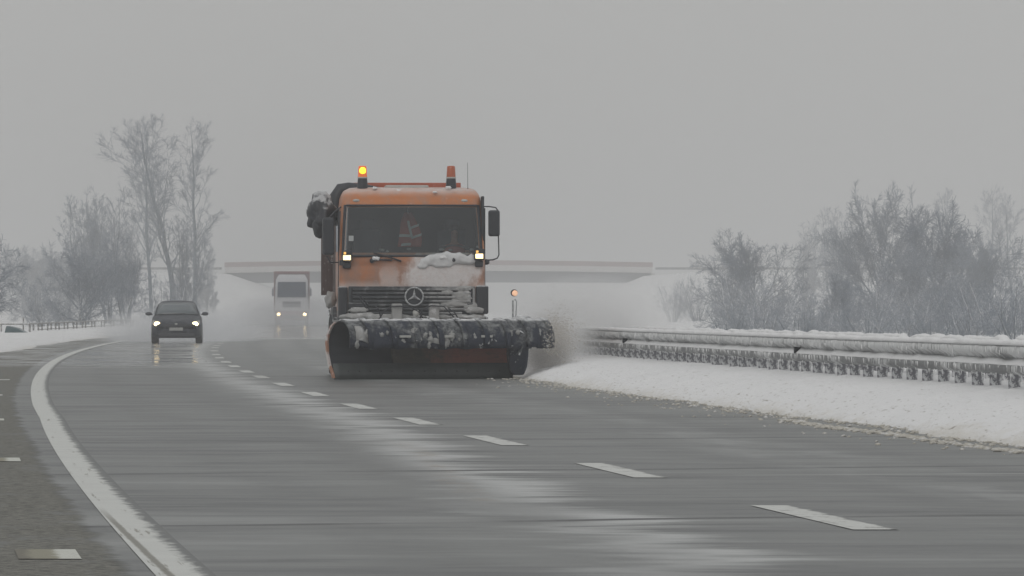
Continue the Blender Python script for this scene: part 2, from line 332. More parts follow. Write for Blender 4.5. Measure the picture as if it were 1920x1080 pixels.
# ---------------------------------------------------------------- mesh builder
def tag(o, label=None, cat=None, group=None, kind=None):
    if label: o['label'] = label
    if cat: o['category'] = cat
    if group: o['group'] = group
    if kind: o['kind'] = kind
    return o
def link(name, me, mat, parent):
    o = bpy.data.objects.new(name, me); COL.objects.link(o)
    if mat is not None and len(me.materials) == 0: me.materials.append(mat)
    if parent is not None: o.parent = parent
    return o
def empty(name, loc=(0, 0, 0), rz=0.0):
    o = bpy.data.objects.new(name, None); COL.objects.link(o); o.location = loc; o.rotation_euler = (0, 0, rz)
    o.empty_display_size = .3; return o
class MB:
    def __init__(s): s.v = []; s.f = []; s.uv = None
    def add(s, vs, fs):
        k = len(s.v); s.v += [tuple(p) for p in vs]; s.f += [tuple(i+k for i in f) for f in fs]; return s
    def box(s, x0, x1, y0, y1, z0, z1, rot=None, piv=None):
        vs = [Vector(p) for p in ((x0,y0,z0),(x1,y0,z0),(x1,y1,z0),(x0,y1,z0),(x0,y0,z1),(x1,y0,z1),(x1,y1,z1),(x0,y1,z1))]
        if rot is not None:
            c = Vector(piv) if piv is not None else Vector(((x0+x1)/2, (y0+y1)/2, (z0+z1)/2))
            vs = [c + rot @ (p-c) for p in vs]
        return s.add(vs, [(0,3,2,1),(4,5,6,7),(0,1,5,4),(1,2,6,5),(2,3,7,6),(3,0,4,7)])
    def tube(s, pts, r, n=8, cap=True):
        pts = [Vector(p) for p in pts]; rr = r if isinstance(r, (list, tuple)) else [r]*len(pts); vs = []; up = None
        for i, p in enumerate(pts):
            d = (pts[min(i+1, len(pts)-1)] - pts[max(i-1, 0)]).normalized()
            if up is None: up = Vector((0, 0, 1)) if abs(d.z) < .9 else Vector((1, 0, 0))
            a = d.cross(up).normalized(); up = a.cross(d).normalized()
            for k in range(n):
                t = 2*math.pi*k/n; vs.append(p + a*math.cos(t)*rr[i] + up*math.sin(t)*rr[i])
        fs = [(i*n+k, i*n+(k+1) % n, (i+1)*n+(k+1) % n, (i+1)*n+k) for i in range(len(pts)-1) for k in range(n)]
        if cap: fs += [tuple(range(n))[::-1], tuple(range((len(pts)-1)*n, len(pts)*n))]
        return s.add(vs, fs)
    def lathe(s, prof, c, n=20, axis='z'):
        vs = []
        for r, h in prof:
            for k in range(n):
                t = 2*math.pi*k/n; a, b = r*math.cos(t), r*math.sin(t)
                vs.append((c[0]+a, c[1]+b, c[2]+h) if axis == 'z' else ((c[0]+h, c[1]+a, c[2]+b) if axis == 'x' else (c[0]+a, c[1]+h, c[2]+b)))
        m = len(prof)
        fs = [(i*n+k, i*n+(k+1) % n, (i+1)*n+(k+1) % n, (i+1)*n+k) for i in range(m-1) for k in range(n)]
        fs += [tuple(range(n))[::-1], tuple(range((m-1)*n, m*n))]
        return s.add(vs, fs)
    def loft(s, rings, closed=True, cap=True, skip=None):
        n = len(rings[0]); vs = [p for r in rings for p in r]; fs = []
        for i in range(len(rings)-1):
            for k in range(n if closed else n-1):
                if skip and skip(i, k): continue
                fs.append((i*n+k, i*n+(k+1) % n, (i+1)*n+(k+1) % n, (i+1)*n+k))
        if cap: fs += [tuple(range(n))[::-1], tuple(range((len(rings)-1)*n, len(rings)*n))]
        return s.add(vs, fs)
    def blob(s, c, r, seed=0, amp=.25, sub=3, freq=2.0, floor=None):
        bm = bmesh.new(); bmesh.ops.create_icosphere(bm, subdivisions=sub, radius=1)
        vs = []
        for v in bm.verts:
            d = v.co.normalized(); k = 1 + amp*mn.fractal(d*freq + Vector((seed*7.1, 3, seed)), .9, 2, 4)
            p = Vector((c[0]+d.x*r[0]*k, c[1]+d.y*r[1]*k, c[2]+d.z*r[2]*k))
            if floor is not None: p.z = max(p.z, floor)
            vs.append(p)
        s.add(vs, [tuple(x.index for x in f.verts) for f in bm.faces]); bm.free(); return s
    def build(s, name, mat, parent=None, bevel=0, smooth=False, seg=2, solid=0, norm=True):
        me = bpy.data.meshes.new(name); me.from_pydata(s.v, [], s.f); me.update()
        if s.uv is not None:
            ul = me.uv_layers.new(name='UVMap'); li = np.zeros(len(me.loops), dtype=np.int32); me.loops.foreach_get('vertex_index', li)
            ul.data.foreach_set('uv', np.array(s.uv, dtype=np.float32)[li].ravel())
        if norm:
            bm = bmesh.new(); bm.from_mesh(me); bmesh.ops.recalc_face_normals(bm, faces=bm.faces); bm.to_mesh(me); bm.free()
        if smooth:
            me.polygons.foreach_set('use_smooth', [True]*len(me.polygons))
        o = link(name, me, mat, parent)
        if solid: m = o.modifiers.new('t', 'SOLIDIFY'); m.thickness = solid; m.offset = 0
        if bevel: m = o.modifiers.new('b', 'BEVEL'); m.width = bevel; m.segments = seg; m.limit_method = 'ANGLE'; m.angle_limit = .6
        return o
def bx(name, mat, parent, *a, bevel=.012, **k): return MB().box(*a, **k).build(name, mat, parent, bevel=bevel)
def rrect(hw, y0, y1, r, z, nc=5):
    """rounded rectangle at height z, first the front edge (y0) from left to right"""
    P = []
    for cx, cy, a0 in ((-hw+r, y0+r, 180), (hw-r, y0+r, 270), (hw-r, y1-r, 0), (-hw+r, y1-r, 90)):
        for i in range(nc): a = math.radians(a0 + 90*i/(nc-1)); P.append((cx+r*math.cos(a), cy+r*math.sin(a), z))
    return P

# ---------------------------------------------------------------- the setting
def strip(name, mat, offs, ds, z=0.0, zf=None, uvf=None, shift=0.0, sf=None):
    b = MB(); b.uv = []; n = len(offs)
    for d in ds:
        x0 = RX(d)
        for u in offs:
            b.v.append((x0+u+shift+(sf(d) if sf else 0), d, zf(u, d) if zf else z)); b.uv.append(uvf(u, d) if uvf else (u, d))
    for i in range(len(ds)-1):
        for k in range(n-1): b.f.append((i*n+k, i*n+k+1, (i+1)*n+k+1, (i+1)*n+k))
    return b.build(name, mat, None, norm=False, smooth=bool(zf))
def rows(a, b, rel=.01, mn_=.3, mx_=12):
    r = [a]
    while r[-1] < b: r.append(min(b, r[-1] + max(mn_, min(mx_, r[-1]*rel))))
    return r
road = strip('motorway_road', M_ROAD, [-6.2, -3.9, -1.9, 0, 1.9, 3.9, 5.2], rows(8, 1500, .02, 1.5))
tag(road, 'wet grey asphalt motorway curving away under thin snow spray', 'road', kind='structure')
line = strip('edge_line', M_LINE, [-.13, -.05, .05, .13], rows(8, 700, .01, .6), z=.004, shift=-3.73, sf=lambda d: -.12*max(0, 1-(d/75)**3))
tag(line, 'solid white edge line curving along the hard shoulder', 'road marking', kind='structure')
dash_y = [970, 882, 826, 790, 762, 739, 721, 707, 697, 687, 679, 671, 665, 658, 652, 648, 644]
dash_d = [F_PX*CH/(y-HZ) for y in dash_y]; dash_d = [dash_d[0]-12.1] + dash_d
while dash_d[-1] < 600: dash_d.append(dash_d[-1]+12.1)
for d in dash_d:
    o = strip('lane_dash', M_DASH, [-.12, 0, .12], [d-2.3, d-.8, d+.8, d+2.3], z=.004); tag(o, kind='structure')
for d in (33.5, 54.6, 74.4, 95.7, 116.5):
    o = strip('shoulder_mark', M_DASH if d > 90 else M_MARK, [-.20, -.08, 0, .09], [d-.65, d+.65], z=.004, shift=-4.33); tag(o, kind='structure')

def field_z(x, d):
    rx = RX(min(d, 1500)); u = x - rx
    z = -.05
    if u < -6: z += .9*mn.fractal(Vector((x*.03, d*.012, 1)), 1, 2, 3)*min(1, (-6-u)/25) - min(.45, (-6-u)*.03)
    if u > 9: z += .5*mn.fractal(Vector((x*.03, d*.012, 5)), 1, 2, 3)*min(1, (u-9)/25) - min(.3, (u-9)*.02)
    return z
b = MB(); us = [-1500, -900, -500, -300, -200, -140, -100, -75, -55, -40, -30, -22, -16, -11, -8, -6.4, -5.8, 4.6, 5.4, 7, 9, 12, 17, 24, 33, 45, 60, 80, 110, 150, 220, 330, 520, 900, 1500]
ds = rows(-30, 0, 1, 10) + rows(10, 3000, .05, 6, 120)
for d in ds:
    for u in us: x = RX(max(d, 0))+u; b.v.append((x, d, field_z(x, max(d, 0))))
n = len(us); b.f = [(i*n+k, i*n+k+1, (i+1)*n+k+1, (i+1)*n+k) for i in range(len(ds)-1) for k in range(n-1)]
tag(b.build('snow_field', M_SNOW, smooth=True, norm=False), 'flat snow covered ground on both sides of the motorway', 'ground', kind='structure')

def bank_z(u, d):                                      # u = metres from the dashes
    e = 4.25 + .22*mn.fractal(Vector((d*.12, 7, 0)), 1, 2, 3) + .07*mn.noise(Vector((d*1.7, 2, 0)))
    t = (u - e)
    if t < 0: return -.05
    h = .37*(1-math.exp(-t*1.25)) + .015
    lump = mn.fractal(Vector((u*3.0, d*1.6, 0)), .8, 2, 4)
    return h*(1+.06*lump) + .020*mn.fractal(Vector((u*11, d*4.5, 3)), .6, 2, 4)*min(1, t*6+.6)
offs = list(np.arange(3.85, 5.4, .05)) + list(np.arange(5.4, 7.2, .12)) + [7.6, 8.2, 9, 10, 11.5]
bank = strip('roadside_snow_bank', M_BANK, offs, list(np.arange(28, 50, .5)) + list(np.arange(50, 136, .16)) + rows(136, 520, .01, 1),
             zf=bank_z, uvf=lambda u, d: (u-4.25, d))
tag(bank, 'ploughed snow bank with dirty fringe under the guardrail', 'snow bank', kind='structure')
def lbank_z(u, d):
    t = -5.55 - u + .25*mn.fractal(Vector((d*.05, 9, 0)), 1, 2, 3)
    if t < 0: return -.06
    return .22*math.sin(min(1, t/1.4)*math.pi*.55)*(1+.35*mn.fractal(Vector((u*1.5, d*.6, 2)), .8, 2, 4)) + .01
lb = strip('verge_snow_bank', M_BANK, [-u for u in list(np.arange(5.2, 7.6, .1))+[8, 9, 10.5, 12]][::-1], rows(60, 700, .006, .4),
           zf=lbank_z, uvf=lambda u, d: (-u-5.5, d))
tag(lb, 'low snow bank beside the far hard shoulder', 'snow bank', kind='structure')
# slush crumbs fallen off the bank
random.seed(4); b = MB()
for i in range(1500):
    d = random.uniform(42, 128); u = 4.27 - abs(random.gauss(0, .16 if i % 3 else .5)) + .22*mn.fractal(Vector((d*.12, 7, 0)), 1, 2, 3); r = random.uniform(.005, .022)
    b.blob((RX(d)+u, d, r*.2), (r*1.5, r*2.5, r*.8), i, .4, 1, 2)
for i in range(900):
    d = random.uniform(50, 74); u = 3.80 + .05*math.sin(d*.7) + random.gauss(0, .05); r = random.uniform(.006, .026)
    b.blob((RX(d)+u, d, r*.2), (r*1.8, r*3.5, r*.7), i, .4, 1, 2)
tag(b.build('slush_crumbs', M_CRUMB, smooth=True, norm=False), 'crumbs of dirty slush scattered along the foot of the snow bank', 'slush', kind='stuff')

# ---------------------------------------------------------------- overpass with its embankments
BD = 1120.0
def bxz(px, py, d=BD): return sx(px, d), sz(py, d)
emb = MB()
def ridge(xa, xb, top, end_a, end_b, sl=.42):
    """road embankment: trapezoid ridge running across, with sloped ends"""
    nx = 60; rings = []
    for i in range(nx+1):
        x = xa + (xb-xa)*i/nx; h = top
        if end_a: h = min(h, (x-xa)*.42)
        if end_b: h = min(h, (xb-x)*sl)
        h = max(h, 0); hw = 5.0
        ring = []
        for k, (y, f) in enumerate(((-hw-18, 0), (-hw-12, .33), (-hw-6, .67), (-hw, 1), (hw, 1), (hw+18, 0))):
            yy = y if f == 1 else (math.copysign(hw + (1-f)*2.2*h, y))
            ring.append((x, BD+yy, -.6 + (h+.6)*f + (.25*mn.fractal(Vector((x*.2, yy*.2, 4)), 1, 2, 3) if 0 < f < 1 else 0)))
        rings.append(ring)
    return rings
ztop = 6.9
xl, xr = sx(424, BD), sx(1222, BD)
tag(MB().loft(ridge(-420, xl+20.5, ztop, False, True, .335), closed=False, cap=False).build('left_embankment', M_SNOW, smooth=True), 'snow covered overpass ramp left of the bridge', 'embankment', kind='structure')
tag(MB().loft(ridge(xr-16.5, 460, ztop, True, False), closed=False, cap=False).build('right_embankment', M_SNOW, smooth=True), 'snow covered overpass ramp right of the bridge', 'embankment', kind='structure')
br = empty('road_overpass', ((xl+xr)/2, BD, 0)); tag(br, 'pale concrete overpass with red railing fading in the fog across the motorway', 'bridge')
hx = (xr-xl)/2
def bpart(name, mat, prof, y0, y1):
    """prof: (x, z_low, z_high) stations along the bridge, slightly arched"""
    rings = [[(x, y0, a), (x, y1, a), (x, y1, c), (x, y0, c)] for x, a, c in prof]
    return MB().loft(rings).build(name, mat, br)
def arch(x): return .35*(1-(x/hx)**2) - .02
st = [hx*(-1+2*i/24) for i in range(25)]
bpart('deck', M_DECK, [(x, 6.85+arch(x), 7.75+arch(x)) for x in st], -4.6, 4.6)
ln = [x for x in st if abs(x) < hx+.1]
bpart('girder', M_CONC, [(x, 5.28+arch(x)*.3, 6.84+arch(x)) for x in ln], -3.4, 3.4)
for sgn in (-1, 1):
    rl = MB()
    for k in range(2): rl.loft([[(x, 4.3*sgn-.06, 7.76+arch(x)+.40*k), (x, 4.3*sgn+.06, 7.76+arch(x)+.40*k), (x, 4.3*sgn+.06, 8.10+arch(x)+.40*k), (x, 4.3*sgn-.06, 8.10+arch(x)+.40*k)] for x in st])
    for x in st: rl.box(x-.08, x+.08, 4.3*sgn-.09, 4.3*sgn+.09, 7.76+arch(x), 8.52+arch(x))
    rl.build('railing', M_RAILP, br)
for sgn in (-1, 1):
    MB().box(-.3+sgn*(hx+.1), .3+sgn*(hx+.1), -4.4, 4.4, 6.2, 6.84).build('abutment', M_DECK, br)
for name, xa, xb, lab in (('ramp_guardrail', -400, xl-.5, 'thin dark guardrail along the ramp left of the overpass'), ('ramp_guardrail', xr+.5, 440, 'thin dark guardrail along the ramp right of the overpass')):
    g = empty(name, ((xa+xb)/2, BD-4.6, ztop)); tag(g, lab, 'guardrail', 'guardrails on the overpass ramps')
    h = (xb-xa)/2; MB().box(-h, h, -.05, .05, .45, .80).build('beam', M_GRIME, g)

# ---------------------------------------------------------------- guardrails
RAIL_PROF = [(0.0, .800), (-.035, .790), (-.080, .765), (-.080, .715), (-.030, .685), (.0, .660), (.0, .632), (-.030, .606), (-.080, .575), (-.080, .525), (-.035, .500), (0.0, .490)]
def guardrail(off, d0, d1, label, side=-1, posts_to=150, capscale=1.0):
    root = empty('guardrail', (RX(90)+off, 90, 0)); tag(root, label, 'guardrail', 'snow capped guardrails along the median')
    dsr = rows(d0, d1, .004, .35, 2)
    b = MB(); b.uv = []
    for d in dsr:
        bend = .012*mn.noise(Vector((d*.1, off, 0)))
        for k, (o, z) in enumerate(RAIL_PROF):
            b.v.append((RX(d)-RX(90)+o, d-90, z+bend)); b.uv.append((d, .8-z))
    n = len(RAIL_PROF); b.f = [(i*n+k, i*n+k+1, (i+1)*n+k+1, (i+1)*n+k) for i in range(len(dsr)-1) for k in range(n-1)]
    if side > 0:
        b.v = [(2*(RX(v[1]+90)-RX(90))-v[0], v[1], v[2]) for v in b.v]
    b.build('beam', M_RAIL, root, smooth=True, solid=.006)
    # lumpy snow along the top edge, and a thin ledge of it in the groove
    c = MB(); rings = []
    for d in rows(d0, d1, .0015, .10, 1.0):
        x = RX(d)-RX(90); h = (.030+.022*max(0, .6+mn.fractal(Vector((d*1.1, off, 1)), .6, 2, 6)))*capscale
        if mn.noise(Vector((d*.35, off, 8))) < -.42: h *= .25
        w = .055+.02*mn.noise(Vector((d*2, off, 2))); z = .795
        rings.append([(x-w-.03, d-90, z-.01), (x-w-.025, d-90, z+h*.6), (x-w*.3, d-90, z+h), (x+w*.5, d-90, z+h*.85), (x+w, d-90, z+h*.3), (x+w, d-90, z-.01)])
    c.loft(rings).build('snow_cap', M_SNOW, root, smooth=True)
    if side < 0:
        c = MB(); rings = []
        for d in rows(d0, min(d1, 170), .002, .15, 1.0):
            x = RX(d)-RX(90); h = .004+.022*max(0, .5+mn.fractal(Vector((d*.9, off, 4)), .8, 2, 4))
            rings.append([(x-.078, d-90, .582), (x-.074, d-90, .588+h*.5), (x-.03, d-90, .612+h), (x-.004, d-90, .64+h), (x-.004, d-90, .62)])
        c.loft(rings).build('groove_snow', M_SNOW, root, smooth=True)
    if side < 0:                                              # icicles over the beam face
        R_ = random.Random(5); ic = MB(); d = 60.0
        while d < 150:
            d += R_.uniform(.03, .16); x = RX(d)-RX(90); L_ = R_.uniform(.02, .085); w_ = R_.uniform(.004, .011)
            zt, xo = R_.choice(((.775, -.084), (.765, -.086), (.735, -.086), (.59, -.083), (.575, -.086), (.50, -.05)))
            ic.add([(x+xo, d-90-w_*2, zt), (x+xo, d-90+w_*2, zt), (x+xo-.012, d-90, zt), (x+xo-.004, d-90, zt-L_)], [(0, 1, 2), (0, 3, 1), (1, 3, 2), (2, 3, 0)])
        ic.build('icicles', M_SNOW, root)['kind'] = 'stuff'
    # every sigma post stands on its own
    d = 69.0; j = 0; me = None
    while d < posts_to:
        tilt = .02*mn.noise(Vector((d*3.3, off, 0)))
        if me is None or j % 5 == 0:
            p = MB(); s = -side
            p.box(-.062, .062, .0, .008, 0, .76); p.box(-.062, -.054, .008, .062, 0, .76); p.box(.054, .062, .008, .062, 0, .76)
            p.box(-.03, .03, -.03, .0, .56, .74)
            pm = p.build('post', M_POST, root); 
        else:
            pm = pm.copy(); COL.objects.link(pm); pm.parent = root
        pm.location = (RX(d)-RX(90) + .075*(-side), d-90, 0); pm.rotation_euler = (tilt, tilt*.6, -.05); d += 1.333; j += 1
    # delineator wedges in the groove
    if side < 0:
        for d in (77.5+14, 77.5+14+27):
            MB().add([(-.085, -.09, .67), (-.085, .09, .67), (.0, 0, .67), (-.085, -.09, .59), (-.085, .09, .59), (0, 0, .60)],
                     [(0, 2, 1), (3, 4, 5), (0, 1, 4, 3), (1, 2, 5, 4), (2, 0, 3, 5)]).build('reflector', M_BLACKC, root).location = (RX(d)-RX(90)-.012, d-90, 0)
    return root
guardrail(6.0, 40, 330, 'front steel guardrail with icicled beam and snow cap beside the plough')
guardrail(6.85, 40, 330, 'rear guardrail whose snow cap shows just behind the front one', side=1, posts_to=134, capscale=1.25)

# ---------------------------------------------------------------- snow plough truck (local: x right in picture, -y towards camera)
TD = 119.8
T = empty('snow_plough_truck', (sx(773, TD), TD, 0), .062)
tag(T, 'orange snow plough truck with amber beacons and a wide dark front blade', 'snow plough')
def LX(px): return (px-773)/111.8
def LZ(py): return CH + (HZ-py)/111.8
def P(px, py, y=0.0): return (LX(px), y, LZ(py))
# cab shell: horizontal slices with a hole for the windscreen
def cab_ring(z, hw, yf, r, yb=1.75):
    xs = [-1.10, -.6, 0, .6, 1.10]; R = []
    nc = 5
    for i in range(nc): a = math.radians(180+90*i/(nc-1)); R.append((-hw+r+r*math.cos(a), yf+r+r*math.sin(a), z))
    for q in xs: R.append((q*min(1, (hw-r-.0)/1.12), yf-.035*(1-(q/1.1)**2), z))
    for i in range(nc): a = math.radians(270+90*i/(nc-1)); R.append((hw-r+r*math.cos(a), yf+r+r*math.sin(a), z))
    for i in range(3): a = math.radians(0+90*i/2); R.append((hw-.1+.1*math.cos(a), yb-.1+.1*math.sin(a), z))
    for i in range(3): a = math.radians(90+90*i/2); R.append((-hw+.1+.1*math.cos(a), yb-.1+.1*math.sin(a), z))
    return R
sl_ = [(1.02, 1.21, .05, .09), (1.5, 1.225, .0, .09), (1.86, 1.225, .0, .09), (1.885, 1.222, .008, .09), (1.91, 1.225, .0, .09), (2.03, 1.225, .012, .1), (2.10, 1.222, .03, .1),
       (2.5, 1.20, .11, .1), (2.86, 1.175, .185, .1), (2.93, 1.17, .20, .1), (3.02, 1.16, .235, .13), (3.10, 1.13, .31, .15), (3.16, 1.09, .44, .18), (3.195, 1.02, .62, .2), (3.21, .9, .9, .2)]
rings = [cab_ring(*q) for q in sl_]
cab = MB().loft(rings, skip=lambda i, k: 6 <= i <= 7 and 4 <= k <= 9).build('cab', M_CAB, T, smooth=True)
m = cab.modifiers.new('e', 'EDGE_SPLIT'); m.split_angle = math.radians(50)
# dark A pillars / windscreen surround, the windscreen itself
ws = MB(); R6, R8 = cab_ring(2.055, 1.222, .018, .1), cab_ring(2.885, 1.175, .19, .1)
def wsr(z):
    t = (z-2.055)/(2.885-2.055)
    R = []
    for a, c in zip(R6[2:12], R8[2:12]): R.append(tuple(a[i]*(1-t)+c[i]*t for i in range(3)))
    return R
g = MB().loft([[(p[0]*.992, p[1]-.012+.0, p[2]) for p in wsr(2.055+.83*i/8)] for i in range(9)], closed=False, cap=False)
wscr = g.build('windscreen', M_WIND, T, smooth=True)
for sgn in (-1, 1):
    MB().tube([(sgn*1.165, .03, 2.03), (sgn*1.145, .115, 2.46), (sgn*1.118, .20, 2.90)], .028, 6).build('pillar_trim', M_BLACKC, T)
MB().tube([(x, -.012-.0*x, 2.045) for x in (-1.14, -.5, 0, .5, 1.14)], .022, 6).build('lower_windscreen_seal', M_BLACKC, T)
MB().tube([(x, .155, 2.895) for x in (-1.1, -.5, 0, .5, 1.1)], .018, 6).build('upper_windscreen_seal', M_BLACKC, T)
# interior
MB().box(-1.12, 1.12, 1.25, 1.3, 1.3, 3.0).box(-1.12, 1.12, .25, 1.25, 1.3, 1.34).box(-1.14, -1.12, .3, 1.3, 1.3, 3.0).box(1.12, 1.14, .3, 1.3, 1.3, 3.0).box(-1.05, 1.05, .35, 1.25, 2.98, 3.0).build('cab_lining', M_INTERIOR, T)
MB().box(-1.08, 1.08, .10, .50, 1.95, 2.10).build('dashboard', M_INTERIOR, T, bevel=.04)
for x in (.72, -.72):
    q = MB().box(x-.24, x+.24, .75, 1.15, 1.6, 1.72).box(x-.24, x+.24, 1.05, 1.18, 1.72, 2.5).box(x-.13, x+.13, 1.05, 1.15, 2.5, 2.68)
    q.build('seat', M_CLOTH, T, bevel=.03)
MB().tube([(.74+.21*math.cos(a), .52+.09*math.sin(a), 2.13+.10*math.sin(a)) for a in np.linspace(0, 2*math.pi, 21)], .016, 6).build('steering_wheel', M_BLACKC, T, smooth=True)
MB().box(LX(654), LX(663), .02, .024, LZ(452), LZ(442)).build('windscreen_sticker', M_REFL, T).location = (0, .005, 0)
# side windows and door seams, seen at a glancing angle on the left
for sgn in (-1, 1):
    MB().box(sgn*1.2-.035, sgn*1.2+.03, .38, 1.2, 2.12, 2.8).build('side_window', M_CARGLASS, T)
    MB().box(sgn*1.225-.012, sgn*1.225+.012, .18, .2, 1.3, 2.85).build('door_seam', M_BLACKC, T)
    for z in (.55, .95): MB().box(sgn*1.25-.05, sgn*1.25+.05, .5, 1.0, z, z+.07).build('cab_step', M_GRIME, T)
# roof pieces
MB().lathe([(.0, 0), (.085, 0), (.085, .02), (.055, .045)], (LX(669), .215, LZ(377)), 14, 'y').build('roof_marker', M_GREYP, T).scale = (1, 1, 1)
mk = MB()
for px in (669, 872):
    MB().blob((LX(px), .225, LZ(376)), (.065, .04, .028), 1, .05, 2).build('marker_lamp', M_GREYP, T, smooth=True)
bpy.data.objects.remove(bpy.data.objects['roof_marker'])
MB().box(LX(727), LX(808), .75, 1.3, 3.19, 3.245).build('roof_hatch', M_GREYP, T, bevel=.02)
def beacon(px, on):
    x, y = LX(px), .62
    bs = MB().lathe([(.05, 0), (.088, .0), (.09, .06), (.080, .18), (.078, .20)], (x, y, 3.16), 18).build('beacon', M_BLACKC, T, smooth=False)
    MB().lathe([(.070, .20), (.078, .215), (.074, .30), (.069, .385), (.06, .405), (.02, .41)], (x, y, 3.16), 18).build('lens', M_AMBERON if on else M_AMBER, bs, smooth=True)
    MB().lathe([(.080, .195), (.083, .20), (.083, .215), (.078, .22)], (x, y, 3.16), 18).build('lens_ring', M_GREYP, bs)
    if on: MB().blob((x, y-.06, 3.16+.325), (.057, .03, .062), 2, .03, 2).build('bulb', M_FLASH, bs, smooth=True)
beacon(682.5, True); beacon(849.5, False)
an = MB().lathe([(.018, 0), (.024, .01), (.006, .06)], (LX(881), .6, 3.14), 8).build('antenna', M_BLACKC, T)
MB().tube([(LX(881), .6, 3.18), (LX(880.5), .6, 3.62)], [.0048, .0035], 6).build('whip', M_BLACKC, an)
# red hopper rim bar behind the roof, hopper body, chassis
hop = MB().box(-1.2, 1.2, 2.15, 6.9, 1.35, 3.02).build('hopper', M_RUSTY, T, bevel=.03)
MB().box(LX(672), LX(877), 2.1, 2.22, 3.19, 3.31).build('hopper_rim', M_RED, hop, bevel=.01)
for y in np.arange(2.5, 6.9, .7):
    for sgn in (-1, 1): MB().box(sgn*1.265-.025, sgn*1.265+.025, y, y+.08, 1.4, 3.0).build('stiffener', M_RUSTY, hop)
MB().box(-.45, .45, 1.2, 7.2, .62, .92).box(-1.1, 1.1, 1.9, 2.15, 1.1, 2.7).build('chassis', M_GRIME, T)
for x in (-1.22, 1.0): MB().box(x, x+.22, 2.5, 4.0, .6, 1.2).build('side_skirt', M_BLACK, T, bevel=.03)
for y in (1.15, 4.9, 6.1):
    for sgn in (-1, 1):
        w = MB().lathe([(.36, -.15), (.49, -.14), (.52, -.09), (.52, .09), (.49, .14), (.36, .15)], (sgn*1.03, y, .52), 28, 'x').build('wheel', M_RUBBER, T, smooth=True)
        MB().lathe([(.1, -.158), (.30, -.155), (.355, -.12), (.355, .12), (.30, .155), (.1, .158)], (sgn*1.03, y, .52), 20, 'x').build('rim', M_GRIME, w, smooth=False)
for sgn in (-1, 1):
    f = MB(); rg = []
    for a in np.linspace(0, math.pi, 12): rg.append([(sgn*1.26, 1.15-.62*math.cos(a), .5+.62*math.sin(a)), (sgn*.9, 1.15-.62*math.cos(a), .5+.62*math.sin(a))])
    f.loft(rg, closed=False, cap=False).build('fender', M_BLACK, T, solid=.03)
# front: orange side strips, black corners, grille with snowy slats, star, bumper
MB().box(-1.06, 1.04, -.055, -.03, 1.02, 1.53).build('grille_back', M_BLACKC, T)
fr = MB()
for i, (px, py, rx, rz) in enumerate(((866, 556, .16, .10), (850, 570, .2, .06), (885, 575, .14, .07), (838, 548, .1, .05), (824, 578, .12, .04), (870, 540, .14, .04))): fr.blob(P(px, py, -.075), (rx, .035, rz), i+40, .5, 3, 2.4)
fo = fr.build('caked_slush', M_SLUSH, T, smooth=True); m = fo.modifiers.new('r', 'REMESH'); m.mode = 'VOXEL'; m.voxel_size = .014; m.use_smooth_shade = True
gr = MB().box(-1.07, 1.05, -.085, -.02, 1.505, 1.535).box(-1.07, -1.03, -.085, -.02, 1.03, 1.505).box(1.01, 1.05, -.085, -.02, 1.03, 1.505).build('grille', M_SLAT, T, bevel=.008)
tl = Matrix.Rotation(-.5, 3, 'X')
for k in range(7):
    z = 1.085+k*.066; hw0 = 1.0 - max(0, (1.25-z))*.9
    MB().box(-hw0, hw0-.02, -.10, -.058, z-.016, z+.016, rot=tl).build('slat', M_SLAT, gr, bevel=.006)
em = MB(); ex, ey, ez = LX(776), -.125, LZ(556)
em.tube([(ex+.150*math.cos(a), ey, ez+.150*math.sin(a)) for a in np.linspace(0, 2*math.pi, 33)], .015, 6)
for a in (90, 210, 330):
    a = math.radians(a); d = Vector((math.cos(a), 0, math.sin(a))); q = Vector((-d.z, 0, d.x)); c = Vector((ex, ey, ez))
    em.add([c+d*.145, c+q*.028+d*.0, c-q*.028+d*.0, c+Vector((0, -.02, 0)), c+Vector((0, .012, 0))], [(0, 1, 3), (0, 3, 2), (0, 4, 1), (0, 2, 4)])
em.build('star_emblem', M_PIPE, gr, smooth=False)
MB().lathe([(.14, .0), (.14, .012)], (ex, ey+.018, ez), 28, 'y').build('emblem_disc', M_BLACKC, gr)
for sgn, x0, x1, z0, z1 in ((-1, -1.24, -1.09, .98, 1.535), (1, 1.065, 1.275, 1.07, 1.55)):
    MB().box(x0, x1, -.11, .25, z0, z1).build('corner_panel', M_BLACK, T, bevel=.035, seg=3)
# headlight pockets: one packed with snow on the left, one caked over on the right
for sgn, px0, px1 in ((-1, 652, 690), (1, 875, 904)):
    h = MB().box(LX(px0), LX(px1), -.10, -.05, 1.10, 1.26).build('headlight', M_BLACK, T, bevel=.02)
    MB().blob(((LX(px0)+LX(px1))/2, -.10, 1.135), (.17, .05, .055), 3+sgn, .3, 3).build('packed_snow', M_SLUSH, h, smooth=True)
MB().tube([P(660, 556, -.06), P(672, 558, -.08), P(684, 572, -.1), P(690, 590, -.12)], .014, 6).build('hose', M_BLACKC, T, smooth=True)
bump = MB().loft([[(x, -.22+(.08 if abs(x) > 1.05 else 0), .74), (x, -.27+(.1 if abs(x) > 1.05 else 0), .80), (x, -.26+(.1 if abs(x) > 1.05 else 0), .97), (x, -.15, 1.04), (x, .1, 1.04), (x, .1, .74)] for x in (-1.22, -1.1, -1.0, 0, 1.0, 1.1, 1.25)]).build('bumper', M_GRIME, T, bevel=.02)
sb = MB()
for i, (x, r_) in enumerate(((-1.0, .16), (-.78, .2), (-.5, .16), (-.2, .12), (.1, .1), (.45, .12), (.8, .13), (1.05, .12))): sb.blob((x, -.18, 1.015), (r_*1.5, .12, r_*.42), i, .35, 3)
